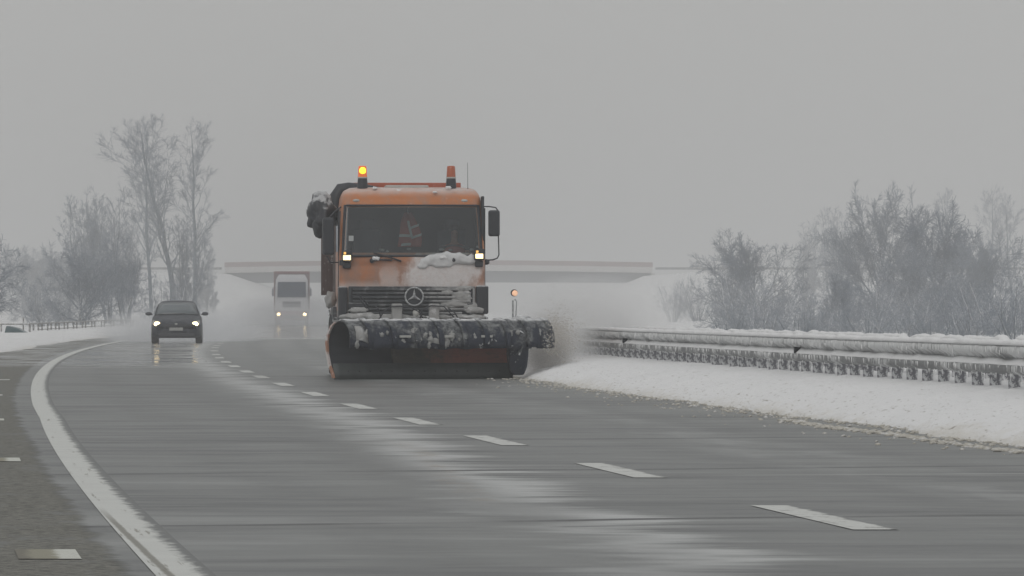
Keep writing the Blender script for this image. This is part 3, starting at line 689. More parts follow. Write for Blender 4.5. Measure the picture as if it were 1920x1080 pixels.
sbo = sb.build('bumper_snow', M_SLUSH, bump, smooth=True); m = sbo.modifiers.new('r', 'REMESH'); m.mode = 'VOXEL'; m.voxel_size = .02; m.use_smooth_shade = True; m = sbo.modifiers.new('s', 'SMOOTH'); m.iterations = 6
for px in (742.5, 812):
    c = MB().box(LX(px)-.085, LX(px)+.085, -.42, -.2, .93, 1.245).build('lift_bracket', M_SLUSH, T, bevel=.02)
MB().blob((LX(778), -.42, LZ(587)), (.06, .05, .06), 5, .2, 2).build('coupling', M_GREYP, T, smooth=True)
for pts in ([(708, 600), (716, 586), (730, 575), (748, 574), (770, 577), (785, 586), (792, 600)], [(785, 597), (790, 580), (806, 573), (830, 575), (846, 592), (852, 600)], [(700, 572), (708, 580), (712, 596)], [(838, 578), (850, 586), (858, 600)], [(655, 556), (672, 553), (690, 575)]):
    MB().tube([P(a, b_, -.45) for a, b_ in pts], .013, 6).build('hydraulic_hose', M_BLACKC, T, smooth=True)
# work lamps at the windscreen corners
for px, py in ((650, 480), (898, 477)):
    x, z = LX(px), LZ(py)
    w = MB().box(x-.09, x+.09, -.13, -.03, z-.095, z+.095).build('work_lamp', M_BLACKC, T, bevel=.025, seg=3)
    MB().box(x-.064, x+.064, -.142, -.131, z-.070, z+.010).build('lower_lens', M_LAMPON, w, bevel=.02, seg=3)
    MB().box(x-.055, x-.015, -.142, -.131, z+.025, z+.065).build('upper_lens', M_LAMPTOP, w, bevel=.01)
    MB().box(x-.07, x+.07, -.06, .01, z-.21, z-.10).build('lamp_bracket', M_BLACKC, w, bevel=.02)
# wipers
for a in (((697, 489), (712, 487), (735, 488), (700, 474), (752, 490)), ((851, 487), (838, 487), (810, 486), (826, 470), (872, 491))):
    w = MB().tube([P(*a[0], -.05), P(*a[1], -.06), P(*a[2], -.05)], .016, 6).blob(P(*a[0], -.05), (.04, .035, .045), 1, .1, 2).build('wiper', M_BLACKC, T, smooth=True)
    MB().tube([P(*a[3], -.03), P((a[3][0]+a[4][0])/2, (a[3][1]+a[4][1])/2-1, -.055), P(*a[4], -.06)], [.008, .014, .018], 6).build('wiper_blade', M_BLACKC, w, smooth=True)
    MB().blob(P(a[0][0]+(8 if a[0][0] < 800 else -20), a[0][1]-4, -.05), (.07, .05, .035), a[0][0], .4, 3).build('clinging_snow', M_SNOW, w, smooth=True)
# heap of snow at the foot of the windscreen
hp = MB()
for i, (px, py, rx, rz) in enumerate(((800, 488, .13, .08), (815, 484, .17, .11), (838, 481, .16, .12), (858, 482, .15, .11), (873, 486, .13, .09), (792, 497, .10, .06), (885, 484, .08, .10), (826, 492, .24, .09))):
    hp.blob(P(px, py+2, -.02), (rx*.95, .06, rz*.85), i*3, .40, 4, 2.6)
hpo = hp.build('snow_heap', M_HEAP, T, smooth=True); m = hpo.modifiers.new('r', 'REMESH'); m.mode = 'VOXEL'; m.voxel_size = .018; m.use_smooth_shade = True
m = hpo.modifiers.new('s', 'SMOOTH'); m.iterations = 8; m.factor = .6
fr = MB()
for i, (px, py, r_) in enumerate(((897, 463, .03), (900, 452, .02), (893, 470, .04), (898, 440, .015), (885, 468, .03), (902, 430, .012), (717, 469, .03), (727, 471, .022), (767, 467, .028), (713, 468, .02), (828, 468, .03), (845, 469, .03))):
    fr.blob(P(px, py, .04+(478-py)/111.8*.2), (r_*1.3, .015, r_*.7), i, .4, 2)
fr.build('windscreen_frost', M_SLUSH, T, smooth=True)
fr = MB()
for i, (px, py, r_) in enumerate(((843, 351, .05), (817, 360, .04), (872, 377, .05), (868, 383, .03), (705, 352, .05), (750, 357, .05))):
    y = .42 if py < 358 else .24
    fr.blob(P(px, py, y), (r_, .04, r_*.5), i, .4, 2)
fr.build('roof_snow', M_SNOW, T, smooth=True)['kind'] = 'stuff'
# right mirror on its hoop
mi = MB().box(LX(916.5), LX(937.5), -.02, .16, LZ(443), LZ(394)).build('side_mirror', M_BLACKC, T, bevel=.035, seg=3)
MB().tube([P(905, 387, .22), P(918, 387, .1), P(930, 389, .06), P(935, 396, .05)], .012, 6).build('upper_arm', M_BLACKC, mi, smooth=True)
MB().tube([P(935, 440, .05), P(936, 478, .05), P(933, 484, .05), P(925, 487, .08), P(908, 488, .2)], .012, 6).build('lower_arm', M_BLACKC, mi, smooth=True)
MB().blob(P(913, 491, .15), (.06, .06, .05), 3, .1, 2).build('arm_foot', M_BLACKC, mi, smooth=True)
MB().box(1.17, 1.215, .12, .4, 2.3, 3.05).build('wind_deflector', M_BLACKC, T, bevel=.01)
# left side: mirror, black bag-like cover bulging out behind it, intake duct curving over the roof corner
ml = MB().box(LX(605), LX(627), -.02, .2, LZ(478), LZ(408)).build('side_mirror', M_BLACKC, T, bevel=.04, seg=3)
MB().tube([P(640, 388, .2), P(628, 397, .1), P(615, 412, .05)], .013, 6).build('upper_arm', M_BLACKC, ml, smooth=True)
MB().tube([P(640, 492, .15), P(620, 492, .1), P(613, 480, .08)], .013, 6).build('lower_arm', M_BLACKC, ml, smooth=True)
MB().blob(P(607, 398, 1.1), (.235, .34, .335), 9, .28, 4, 1.6).blob(P(604, 424, 1.0), (.13, .2, .2), 12, .25, 3, 2).build('black_cover', M_BLACK, T, smooth=True)
MB().tube([P(642, 420, 1.95), P(640, 390, 1.95), P(640, 365, 1.95), P(648, 352, 1.95), P(662, 349.5, 1.95), P(690, 351, 1.95), P(720, 356, 1.95)], [.13, .13, .125, .115, .10, .09, .08], 16).build('intake_duct', M_BLACKC, T, smooth=True)
MB().box(LX(636), LX(645), -.1, -.03, LZ(498), LZ(488)).build('side_indicator', M_BLACKC, T, bevel=.01)
MB().blob((-1.33, 1.0, LZ(562)), (.10, .12, .14), 4, .35, 3).build('fender_snow', M_SLUSH, T, smooth=True)
MB().box(-1.31, -1.24, .7, .75, .5, 1.2).tube([(-1.36, .8, 1.15), (-1.27, .8, .6)], .02, 6).build('mud_flap', M_GRIME, T, bevel=.01)

# plough blade: C-shaped section swept along an axis turned about 24 degrees
plow = empty('plough_blade', (0, 0, 0)); plow.parent = T
ANG = math.radians(24); AX = Vector((math.cos(ANG), math.sin(ANG), 0)); FW = Vector((math.sin(ANG), -math.cos(ANG), 0))
B0 = Vector((-1.42, -2.35, 0)); BL = 3.35
PROF = [(.02, .10), (-.09, .24), (-.17, .42), (-.19, .60), (-.13, .76), (.0, .88), (.16, .95), (.30, .97), (.44, .93), (.56, .84), (.63, .72), (.65, .60), (.64, .51)]
def bp(t, f, z, k=0): return B0 + AX*t + FW*f + Vector((0, 0, z))
def sweep(prof, t0, t1, n=24, name='x', mat=None, wob=0.0, solid=.025, par=plow):
    rg = []
    for i in range(n+1):
        t = t0+(t1-t0)*i/n
        rg.append([bp(t, f*(1+wob*mn.noise(Vector((t*3, z*3, 1)))), z+wob*.35*mn.noise(Vector((t*4, f*4, 5)))*(1 if z > .3 else 0)) for f, z in prof])
    return MB().loft(rg, closed=False, cap=False).build(name, mat, par, smooth=True, solid=solid)
sweep(PROF[:7], 0, 1.15, name='moldboard', mat=M_DARKIN)
sweep(PROF[:7], 1.152, BL, name='moldboard_face', mat=M_INNER)
sweep(PROF[6:], .0, BL, 60, 'hood', M_HOOD, wob=.10, solid=.03)
sweep([(.06, .0), (.05, .10), (.02, .26)], 0, BL-.05, 30, 'cutting_edge', M_EDGE, solid=.03)
bo = MB()
for k in range(16): q = bp(.25+k*.2, .085, .13); bo.lathe([(.012, -.012), (.016, 0), (.012, .012)], q, 8, 'y')
bo.build('edge_bolts', M_BLACKC, plow)['kind'] = 'stuff'
for t in (.36, .80, 1.22, 1.66, 2.1, 2.5, 2.9):
    sweep([(f*1.05+.012, z*1.012+.01) for f, z in PROF[5:]], t-.045, t+.045, 2, 'rib', M_HOOD, solid=.04)
for k, t in enumerate((.10, 1.02, 1.48, 2.45)):
    sweep([(f*1.03, z*1.01) for f, z in PROF[9:12]], t, t+.2, 2, 'snow_patch', M_HOOD if k % 2 else M_SLUSH, solid=.02, wob=.2)
for px in (744, 822, 898):
    t = (LX(px)+1.42-.25)/AX.x; q = bp(t, .665, LZ(630))
    MB().box(q.x-.10, q.x+.10, q.y-.03, q.y+.01, q.z-.018, q.z+.02, rot=Matrix.Rotation(ANG, 3, 'Z')).build('flap_clamp', M_GREYP, plow, bevel=.005)
# orange trim on the leading (left) edge of the moldboard and its skid
pr = [(f, z) for f, z in [(.06, .02)]+PROF[:7]]
rg = [[bp(-.03, f-.035, z), bp(-.03, f+.035, z), bp(.0, f+.035, z), bp(.0, f-.035, z)] for f, z in pr]
MB().loft(rg).build('end_trim', simple('scuffed_orange_trim', (.40, .20, .13), .7, sc=6, frost=.7, fscale=5, thr=.46), plow)
# right end: thick strut, its roller, and the raised wing beyond it
q = bp(BL-.04, .2, 0)
sweep([(f*1.12+.01, z*1.035) for f, z in PROF[4:]], BL-.12, BL+.10, 4, 'end_collar', M_HOOD, solid=.07)
MB().loft([[(q.x-w, q.y-d_, z), (q.x+w, q.y-d_, z), (q.x+w, q.y+.15, z), (q.x-w, q.y+.15, z)] for z, w, d_ in ((.06, .10, .25), (.2, .15, .3), (.4, .17, .36), (.6, .17, .42), (.78, .14, .40))]).build('end_strut', M_HOOD, plow, bevel=.03)
MB().lathe([(.03, -.03), (.13, -.03), (.15, 0), (.13, .03), (.05, .05)], (q.x-.02, q.y-.42, .66), 16, 'y').tube([(q.x-.05, q.y-.44, .7), (q.x+.06, q.y-.45, .55), (q.x, q.y-.42, .40)], .03, 6).build('end_roller', M_GRIME, plow)
sweep([(f, z) for f, z in PROF[5:]], BL+.10, BL+.40, 10, 'wing_hood', M_HOOD, wob=.08, solid=.03)
sweep([(f*1.06, z*1.02) for f, z in PROF[6:]], BL+.33, BL+.40, 2, 'wing_rim', M_HOOD, solid=.05)
rg = [[bp(BL+.02, f, z), bp(BL+.38, f, z*.45+.5)] for f, z in PROF[1:6]]
MB().loft(rg, closed=False, cap=False).build('wing_back', M_DARKIN, plow, solid=.03)
sn = MB()
for i in range(15):
    t = .15+i*.23; q2 = bp(t, .24+.1*mn.noise(Vector((i*1.3, 0, 0))), .965)
    sn.blob(q2, (.14+.08*mn.noise(Vector((i, 1, 0))), .09, .025+.02*abs(mn.noise(Vector((i*2.1, 3, 0))))), i, .4, 3)
sn.build('blade_snow', M_SNOW, plow, smooth=True)
random.seed(9); sp = MB()
for i in range(46):
    t = random.uniform(.1, BL+.35); k = random.choice([10, 11, 11]); f, z = PROF[k]; z += random.uniform(-.04, .06); r_ = random.uniform(.018, .05)
    q2 = bp(t, f+.005, z); sp.blob(q2, (r_*random.uniform(.5, 1.2), .018, r_*random.uniform(.8, 1.5)), i, .9, 3, 2.5)
sp.build('snow_splashes', M_SLUSH, plow, smooth=True)['kind'] = 'stuff'
# frame joining blade and truck
MB().box(-.5, .5, -1.0, -.2, .35, .6).box(-.7, .4, -1.25, -1.0, .3, .75).build('push_frame', M_GRIME, plow, bevel=.02)
# marker lamp on its stalk at the right end
lx = LX(954); ly = -1.15
mp = MB().tube([(lx, ly, .9), (lx, ly, 1.30)], .016, 8).tube([(lx+.05, ly, 1.05), (lx+.062, ly, 1.28), (lx+.03, ly, 1.32)], .010, 6).tube([(lx+.03, ly, .98), (lx+.05, ly, 1.06)], .01, 6).build('lamp_stalk', M_PIPE, plow)
lh = MB().lathe([(.03, .03), (.055, .02), (.06, 0), (.06, -.025), (.05, -.03)], (lx+.02, ly, LZ(549.5)), 18, 'y').build('stalk_lamp', M_BLACKC, plow)
MB().lathe([(.005, -.046), (.035, -.042), (.048, -.032), (.048, -.028)], (lx+.03, ly, LZ(550)), 18, 'y').build('stalk_lens', M_PEACH, plow, smooth=True)

# vest hanging in the windscreen, driver behind the wheel
V = empty('safety_vest', (0, 0, 0)); tag(V, 'red orange vest with pale reflective tape hanging inside the truck windscreen', 'vest')
TM = Matrix.Translation((sx(773, TD), TD, 0)) @ Matrix.Rotation(.062, 4, 'Z')
V.matrix_world = TM @ Matrix.Translation((LX(770), .5, 2.20))
def vest_pt(a, b_):                                      # a: -1..1 across, b: 0 bottom .. 1 top
    w = .20*(1-.70*b_**2.2); return (a*w+.02*math.sin(b_*5), -.02*math.cos(a*4+b_*3), b_*.58)
vb = MB(); nx, nz = 12, 16
for j in range(nz+1):
    for i in range(nx+1): vb.v.append(vest_pt(-1+2*i/nx, j/nz))
vb.f = [(j*(nx+1)+i, j*(nx+1)+i+1, (j+1)*(nx+1)+i+1, (j+1)*(nx+1)+i) for j in range(nz) for i in range(nx)]
vb.build('vest_cloth', M_VEST, V, smooth=True, solid=.008)
def tape(pts, w):
    rg = []
    for (a, b_) in pts:
        p = Vector(vest_pt(a, b_)); p.y -= .012; rg.append([(p.x-w*.2, p.y, p.z-w), (p.x+w*.2, p.y, p.z+w)])
    MB().loft(rg, closed=False, cap=False).build('reflective_tape', M_REFL, V, solid=.004)
tape([(-1, .33), (-.5, .33), (0, .32)], .022); tape([(.1, .26), (.5, .31), (1, .36)], .022); tape([(.15, .56), (.6, .60), (1.1, .64)], .022); tape([(-.7, .06), (-.3, .08), (.1, .08)], .022)
rg = [[(x-.02, -.045, z), (x+.02, -.045, z)] for x, z in ((.045, .15), (.02, .26), (-.005, .36), (-.02, .44))]
MB().loft(rg, closed=False, cap=False).build('reflective_tape', M_REFL, V, solid=.004)
MB().tube([(-.02, 0, .56), (-.03, 0, .64), (0, 0, .68)], .006, 6).build('hanger', M_GREYP, V)

def skin_body(name, nodes, edges, parent, mat):
    me = bpy.data.meshes.new(name); me.from_pydata([n_[0] for n_ in nodes], edges, []); o = link(name, me, mat, parent)
    o.modifiers.new('s', 'SKIN')
    for i, n_ in enumerate(nodes):
        v = me.skin_vertices[0].data[i]; v.radius = n_[1] if isinstance(n_[1], tuple) else (n_[1], n_[1]); v.use_root = (i == 0)
    s_ = o.modifiers.new('u', 'SUBSURF'); s_.levels = 1; s_.render_levels = 2
    me.polygons.foreach_set('use_smooth', []); return o
D = empty('person'); tag(D, 'truck driver in a red vest with pale tape holding the steering wheel', 'person')
D.matrix_world = TM @ Matrix.Translation((.76, .98, 1.72))
nodes = [((0, 0, .06), (.16, .12)), ((0, 0, .25), (.15, .11)), ((0, -.01, .42), (.17, .11)), ((0, 0, .54), (.06, .06)), ((0, -.01, .62), (.055, .06)), ((0, -.02, .70), (.078, .095)), ((0, -.01, .80), (.07, .085)),
         ((.19, 0, .46), .06), ((.27, -.12, .30), .048), ((.19, -.36, .36), .036), ((-.19, 0, .46), .06), ((-.27, -.12, .30), .048), ((-.19, -.36, .36), .036),
         ((.10, -.2, .02), .08), ((.12, -.42, 0), .065), ((.12, -.46, -.35), .05), ((-.10, -.2, .02), .08), ((-.12, -.42, 0), .065), ((-.12, -.46, -.35), .05)]
edges = [(0, 1), (1, 2), (2, 3), (3, 4), (4, 5), (5, 6), (2, 7), (7, 8), (8, 9), (2, 10), (10, 11), (11, 12), (0, 13), (13, 14), (14, 15), (0, 16), (16, 17), (17, 18)]
for sgn, w in ((1, 9), (-1, 12)):
    bse = nodes[w][0]; k = len(nodes); nodes.append(((bse[0], bse[1]-.05, bse[2]+.03), (.030, .020))); edges.append((w, k))
    for j in range(4):
        a = len(nodes); dx = (j-1.5)*.018; nodes.append(((bse[0]+dx, bse[1]-.11, bse[2]+.06), .009)); nodes.append(((bse[0]+dx, bse[1]-.125+.004*j, bse[2]+.035), .008)); edges += [(k, a), (a, a+1)]
    a = len(nodes); nodes.append(((bse[0]-sgn*.035, bse[1]-.06, bse[2]+.055), .010)); edges.append((k, a))
nodes.append(((0, -.115, .70), .014)); edges.append((5, len(nodes)-1))
skin_body('body', nodes, edges, D, M_SKIN)
MB().blob((0, .0, .80), (.088, .105, .07), 3, .1, 3).build('hair', M_HAIR, D, smooth=True)
for sgn in (-1, 1): MB().blob((sgn*.03, -.105, .715), (.012, .008, .007), 1, 0, 1).build('eye', M_HAIR, D)
MB().box(-.028, .028, -.108, -.10, .645, .652).build('mouth', M_VEST, D)
rg = []
for z, w, dp in ((.05, .19, .15), (.2, .185, .145), (.35, .2, .14), (.46, .21, .13), (.53, .12, .09)):
    rg.append([(w*math.cos(a), dp*math.sin(a), z) for a in np.linspace(0, 2*math.pi, 20, endpoint=False)])
jk = MB().loft(rg, cap=False).build('vest', M_VEST, D, smooth=True, solid=.01)
rg = [[((w+.012)*math.cos(a), (dp+.012)*math.sin(a), z) for a in np.linspace(0, 2*math.pi, 20, endpoint=False)] for z, w, dp in ((.30, .195, .142), (.35, .20, .14))]
MB().loft(rg, cap=False).build('reflective_band', M_REFL, jk, solid=.005)
for sgn in (-1, 1): MB().tube([(sgn*.18, .0, .47), (sgn*.275, -.12, .31), (sgn*.2, -.33, .355)], [.072, .06, .048], 10).build('sleeve', M_CLOTH, D, smooth=True)
for sgn in (-1, 1): MB().tube([(sgn*.06, 0, .04), (sgn*.12, -.43, .0), (sgn*.12, -.47, -.33)], [.11, .085, .07], 10).build('trouser_leg', M_CLOTH, D, smooth=True)

# ---------------------------------------------------------------- dark hatchback
CDd = 243.5
K = empty('parked_car'); K.name = 'hatchback_car'; K.location = (sx(327, CDd-2), CDd, 0); K.rotation_euler = (0, 0, .03)
tag(K, 'dark blue hatchback with lit headlights driving towards the camera in the slow lane', 'car')
def csec(y, hw, zb, zt, crown=.03):
    h = [(0, zb), (.8*hw, zb), (.97*hw, zb+.06), (hw, zb+.2), (1.0*hw, zb+(zt-zb)*.55), (.965*hw, zt-.10), (.90*hw, zt-.03), (.7*hw, zt+.0), (.35*hw, zt+crown*.8), (0, zt+crown)]
    return [(x, y, z) for x, z in h] + [(-x, y, z) for x, z in h[-2:0:-1]]
st_ = [(-2.08, .60, .40, .58), (-2.05, .70, .27, .66), (-1.96, .79, .20, .72), (-1.8, .835, .18, .775), (-1.4, .85, .18, .87), (-.98, .855, .18, .955), (-.5, .855, .2, .98), (.8, .855, .2, .98), (1.6, .845, .2, .97), (1.95, .8, .25, .92), (2.08, .68, .35, .8)]
body = MB().loft([csec(*q) for q in st_]).build('body', M_BODY, K, smooth=True)
ghs = [(-.98, .76, .93, .74, .95), (-.55, .775, .93, .68, 1.18), (-.15, .78, .93, .60, 1.36), (.1, .78, .93, .585, 1.42), (.7, .78, .93, .58, 1.435), (1.3, .77, .93, .57, 1.40), (1.75, .74, .93, .60, 1.15), (1.95, .7, .93, .66, .97)]
def gsec(y, hb, zb, ht, zt): h = [(hb, zb), (ht+.02, zt-.06), (ht-.06, zt-.01), (ht*.5, zt+.012), (0, zt+.018)]; return [(x, y, z) for x, z in h] + [(-x, y, z) for x, z in h[-2::-1]]
MB().loft([gsec(*q) for q in ghs], closed=True).build('roof_and_pillars', M_BODY, K, smooth=True)
def lerp(a, c, t): return tuple(a[i]+(c[i]-a[i])*t for i in range(len(a)))
rg = []
for y, hw_, z in ((-.99, .69, .972), (-.72, .665, 1.115), (-.42, .625, 1.275), (-.20, .575, 1.365)):
    rg.append([(x*hw_, y-.035+.05*x*x, z+.022-.02*x*x) for x in (-1, -.6, 0, .6, 1)])
MB().loft(rg, closed=False, cap=False).build('windscreen', simple('car_windscreen', (.075, .095, .105), .22, sc=1.5, spec=.8), K, smooth=True, solid=.006)
for sgn in (-1, 1):
    MB().add([(sgn*.775, -.55, .98), (sgn*.785, 1.2, .98), (sgn*.61, 1.1, 1.34), (sgn*.63, -.05, 1.32)], [(0, 1, 2, 3)]).build('side_window', M_CARGLASS, K, solid=.01).location = (sgn*.012, 0, 0)
    m_ = MB().blob((sgn*.96, -.62, 1.0), (.115, .07, .062), 2, .06, 3).build('side_mirror', M_BODYTRIM, K, smooth=True)
    MB().box(sgn*.86-.05, sgn*.86+.05, -.63, -.57, .955, .985).build('mirror_stem', M_BODYTRIM, m_, bevel=.008)
    hl = MB().add([(sgn*.44, -2.035, .60), (sgn*.70, -1.955, .585), (sgn*.80, -1.86, .64), (sgn*.79, -1.75, .775), (sgn*.56, -1.93, .735)], [(0, 1, 2, 3, 4)]).build('headlight', M_HEADG, K, solid=.03)
    MB().blob((sgn*.645, -2.0, .655), (.105, .045, .075), 1, 0, 3).build('bulb', M_HEAD, hl, smooth=True)
    for y in (-1.32, 1.28):
        w = MB().lathe([(.2, -.10), (.29, -.10), (.31, -.07), (.31, .07), (.29, .10), (.2, .10)], (sgn*.745, y, .31), 24, 'x').build('wheel', M_RUBBER, K, smooth=True)
        MB().lathe([(.03, -.09), (.2, -.105), (.2, .105), (.03, .09)], (sgn*.745, y, .31), 16, 'x').build('rim', M_GREYP, w)
MB().loft([[(x, -2.095+.12*abs(x/.5)**3*.3, z) for x in (-.46, -.2, 0, .2, .46)] for z in (.56, .66)], closed=False, cap=False).build('upper_grille', M_BLACKC, K, solid=.02)
MB().box(-.23, .23, -2.125, -2.10, .43, .535).build('number_plate', M_PLATE, K, bevel=.004)
MB().blob((0, -2.105, .655), (.055, .012, .03), 1, 0, 2).build('oval_badge', M_GREYP, K, smooth=True)
MB().box(-.62, .62, -2.09, -1.95, .21, .34).build('lower_grille', M_BLACKC, K, bevel=.03)
MB().tube([(-.6, -1.04, .985), (0, -1.06, 1.0), (.3, -1.0, 1.01)], .012, 6).build('wiper', M_BLACKC, K)

# ---------------------------------------------------------------- oncoming lorry
LD = 515.0; LR = empty('oncoming_lorry', (sx(547, LD), LD, 0), .031)
tag(LR, 'white lorry with lit headlights and a dull red trailer emerging from the spray', 'lorry')
def zz(py): return CH+(HZ-py)/26.0
def rr(z, hw, yf, r=.15, yb=2.1): return rrect(hw, yf, yb, r, z)
MB().loft([rr(.55, 1.18, .05), rr(1.0, 1.22, 0), rr(2.0, 1.22, 0), rr(3.1, 1.16, .14), rr(3.25, 1.15, .18), rr(3.55, 1.0, .5, .2), rr(3.66, .9, .9, .2)]).build('cab', M_WHITEP, LR, smooth=True).modifiers.new('e', 'EDGE_SPLIT').split_angle = .9
MB().loft([[(-1.03, -.02, 2.02), (1.03, -.02, 2.02)], [(-1.0, .1, 3.12), (1.0, .1, 3.12)]], closed=False, cap=False).build('windscreen', simple('lorry_windscreen', (.018, .034, .066), .35, sc=1), LR, solid=.03)
MB().box(-.66, .66, -.04, -.005, 1.30, 1.72).build('upper_grille', M_LGREY, LR, bevel=.02)
for z in (1.36, 1.46, 1.56, 1.66): MB().box(-.64, .64, -.06, -.04, z-.02, z+.02).build('grille_bar', M_BLACKC, LR)
MB().box(-1.2, 1.2, -.10, -.01, .38, 1.02).build('bumper', M_LPINK, LR, bevel=.05)
MB().box(-.55, .55, -.12, -.101, .52, .72).build('bumper_opening', M_BLACKC, LR)
for sgn in (-1, 1):
    h = MB().box(sgn*.98-.2, sgn*.98+.2, -.13, -.101, .66, .92).build('headlight', M_LGREY, LR, bevel=.02)
    MB().blob((sgn*.94, -.14, .79), (.125, .04, .12), 1, 0, 2).build('bulb', M_HEADL, h, smooth=True)
    m_ = MB().box(sgn*1.36-.07, sgn*1.36+.07, -.1, .1, 2.1, 2.65).build('side_mirror', M_LGREY, LR, bevel=.03)
    MB().tube([(sgn*1.2, .1, 2.8), (sgn*1.36, 0, 2.68)], .03, 6).build('mirror_arm', M_LGREY, m_)
    for y in (1.3, 4.9, 10.5, 11.8):
        w = MB().lathe([(.3, -.15), (.48, -.14), (.5, 0), (.48, .14), (.3, .15)], (sgn*1.05, y, .5), 18, 'x').build('wheel', M_RUBBER, LR)
        MB().lathe([(.02, -.1), (.3, -.14), (.3, .14), (.02, .1)], (sgn*1.05, y, .5), 12, 'x').build('rim', M_GREYP, w)
tr_ = MB().box(-1.27, 1.27, 2.5, 13.5, 1.05, 3.72).build('trailer', M_CURTAIN, LR, bevel=.04)
MB().box(-1.29, 1.29, 2.45, 13.5, 3.725, 3.9).box(-1.29, -1.22, 2.44, 2.5, 1.0, 3.72).box(1.22, 1.29, 2.44, 2.5, 1.0, 3.72).build('trailer_frame', M_LPINK, tr_)
MB().box(-.5, .5, 1.0, 13.0, .7, 1.0).build('chassis', M_GRIME, LR)

# ---------------------------------------------------------------- fence and heap on the far left verge
fd = [292, 300, 309, 317, 326, 336, 346, 357, 369, 381, 394, 408]
fx = lambda d: RX(d)-8.6
Fn = empty('pipe_fence', (fx(292), 292, 0)); tag(Fn, 'low rusty pipe fence dusted with snow along the left verge', 'fence')
MB().tube([(fx(d)-fx(292), d-292, .56) for d in fd], .035, 6).build('top_rail', M_FENCE, Fn)
MB().tube([(fx(d)-fx(292), d-292, .30) for d in fd[1:]], .02, 6).build('lower_rail', M_FENCE, Fn)
p0 = None
for d in fd:
    for e in (0, 3.5):
        if p0 is None: p0 = MB().tube([(0, 0, -.5), (0, 0, .56)], .04, 6).build('post', M_FENCE, Fn); q_ = p0
        else: q_ = p0.copy(); COL.objects.link(q_); q_.parent = Fn
        q_.location = (fx(d+e)-fx(292), d+e-292, 0)
F2 = empty('pipe_fence', (sx(0, 285), 285, 0)); tag(F2, 'short end of pipe fence with a tall post beside the teal heap', 'fence')
MB().tube([(0, 0, .56), (1.2, 0, .56)], .03, 6).build('top_rail', M_FENCE, F2)
for x, h in ((.05, .56), (.93, .85), (1.2, .56)): MB().tube([(x, 0, -.4), (x, 0, h)], .03, 6).build('post', M_FENCE, F2)
hb = MB(); hpx, hd = sx(40, 280), 280
rg = [[(hpx-.75, hd-.6+j*1.2, .0-.3), (hpx-.55, hd-.6+j*1.2, .52), (hpx-.1, hd-.6+j*1.2, .42), (hpx+.3, hd-.6+j*1.2, .2), (hpx+.7, hd-.6+j*1.2, .02), (hpx+.8, hd-.6+j*1.2, -.3)] for j in range(2)]
hb.loft(rg); ht = hb.build('covered_heap', M_TARP, None, bevel=.06)
tag(ht, 'sloping heap under a teal tarpaulin dusted with snow beside the left fence', 'heap')
random.seed(3); stm = MB()

# ---------------------------------------------------------------- trees: tapered trunk, limbs, many fine twigs
def seg_mesh(name, segs, nside=3):
    A = np.array([s_[0] for s_ in segs], dtype=np.float64); B = np.array([s_[1] for s_ in segs]); ra = np.array([s_[2] for s_ in segs]); rb = np.array([s_[3] for s_ in segs])
    d = B-A; d /= np.linalg.norm(d, axis=1)[:, None]+1e-9
    up = np.where(np.abs(d[:, 2:3]) > .9, np.array([[1., 0, 0]]), np.array([[0., 0, 1.]])); a = np.cross(d, up); a /= np.linalg.norm(a, axis=1)[:, None]; c = np.cross(a, d)
    V_ = []; 
    for base, r_ in ((A, ra), (B, rb)):
        for k in range(nside):
            t = 2*math.pi*k/nside + .5; V_.append(base + (a*math.cos(t)+c*math.sin(t))*r_[:, None])
    V_ = np.stack(V_, axis=1).reshape(-1, 3); n_ = len(segs); idx = np.arange(n_)[:, None]*2*nside
    Fq = np.concatenate([idx + np.array([[k, (k+1) % nside, nside+(k+1) % nside, nside+k]]) for k in range(nside)], axis=0)
    me = bpy.data.meshes.new(name); me.vertices.add(len(V_)); me.vertices.foreach_set('co', V_.ravel())
    me.loops.add(Fq.size); me.loops.foreach_set('vertex_index', Fq.ravel().astype(np.int32))
    me.polygons.add(len(Fq)); me.polygons.foreach_set('loop_start', np.arange(0, Fq.size, 4)); me.polygons.foreach_set('loop_total', np.full(len(Fq), 4)) if hasattr(me.polygons[0], 'bl_rna') and not me.polygons[0].bl_rna.properties['loop_total'].is_readonly else None
    me.update(calc_edges=True); me.validate(); return me
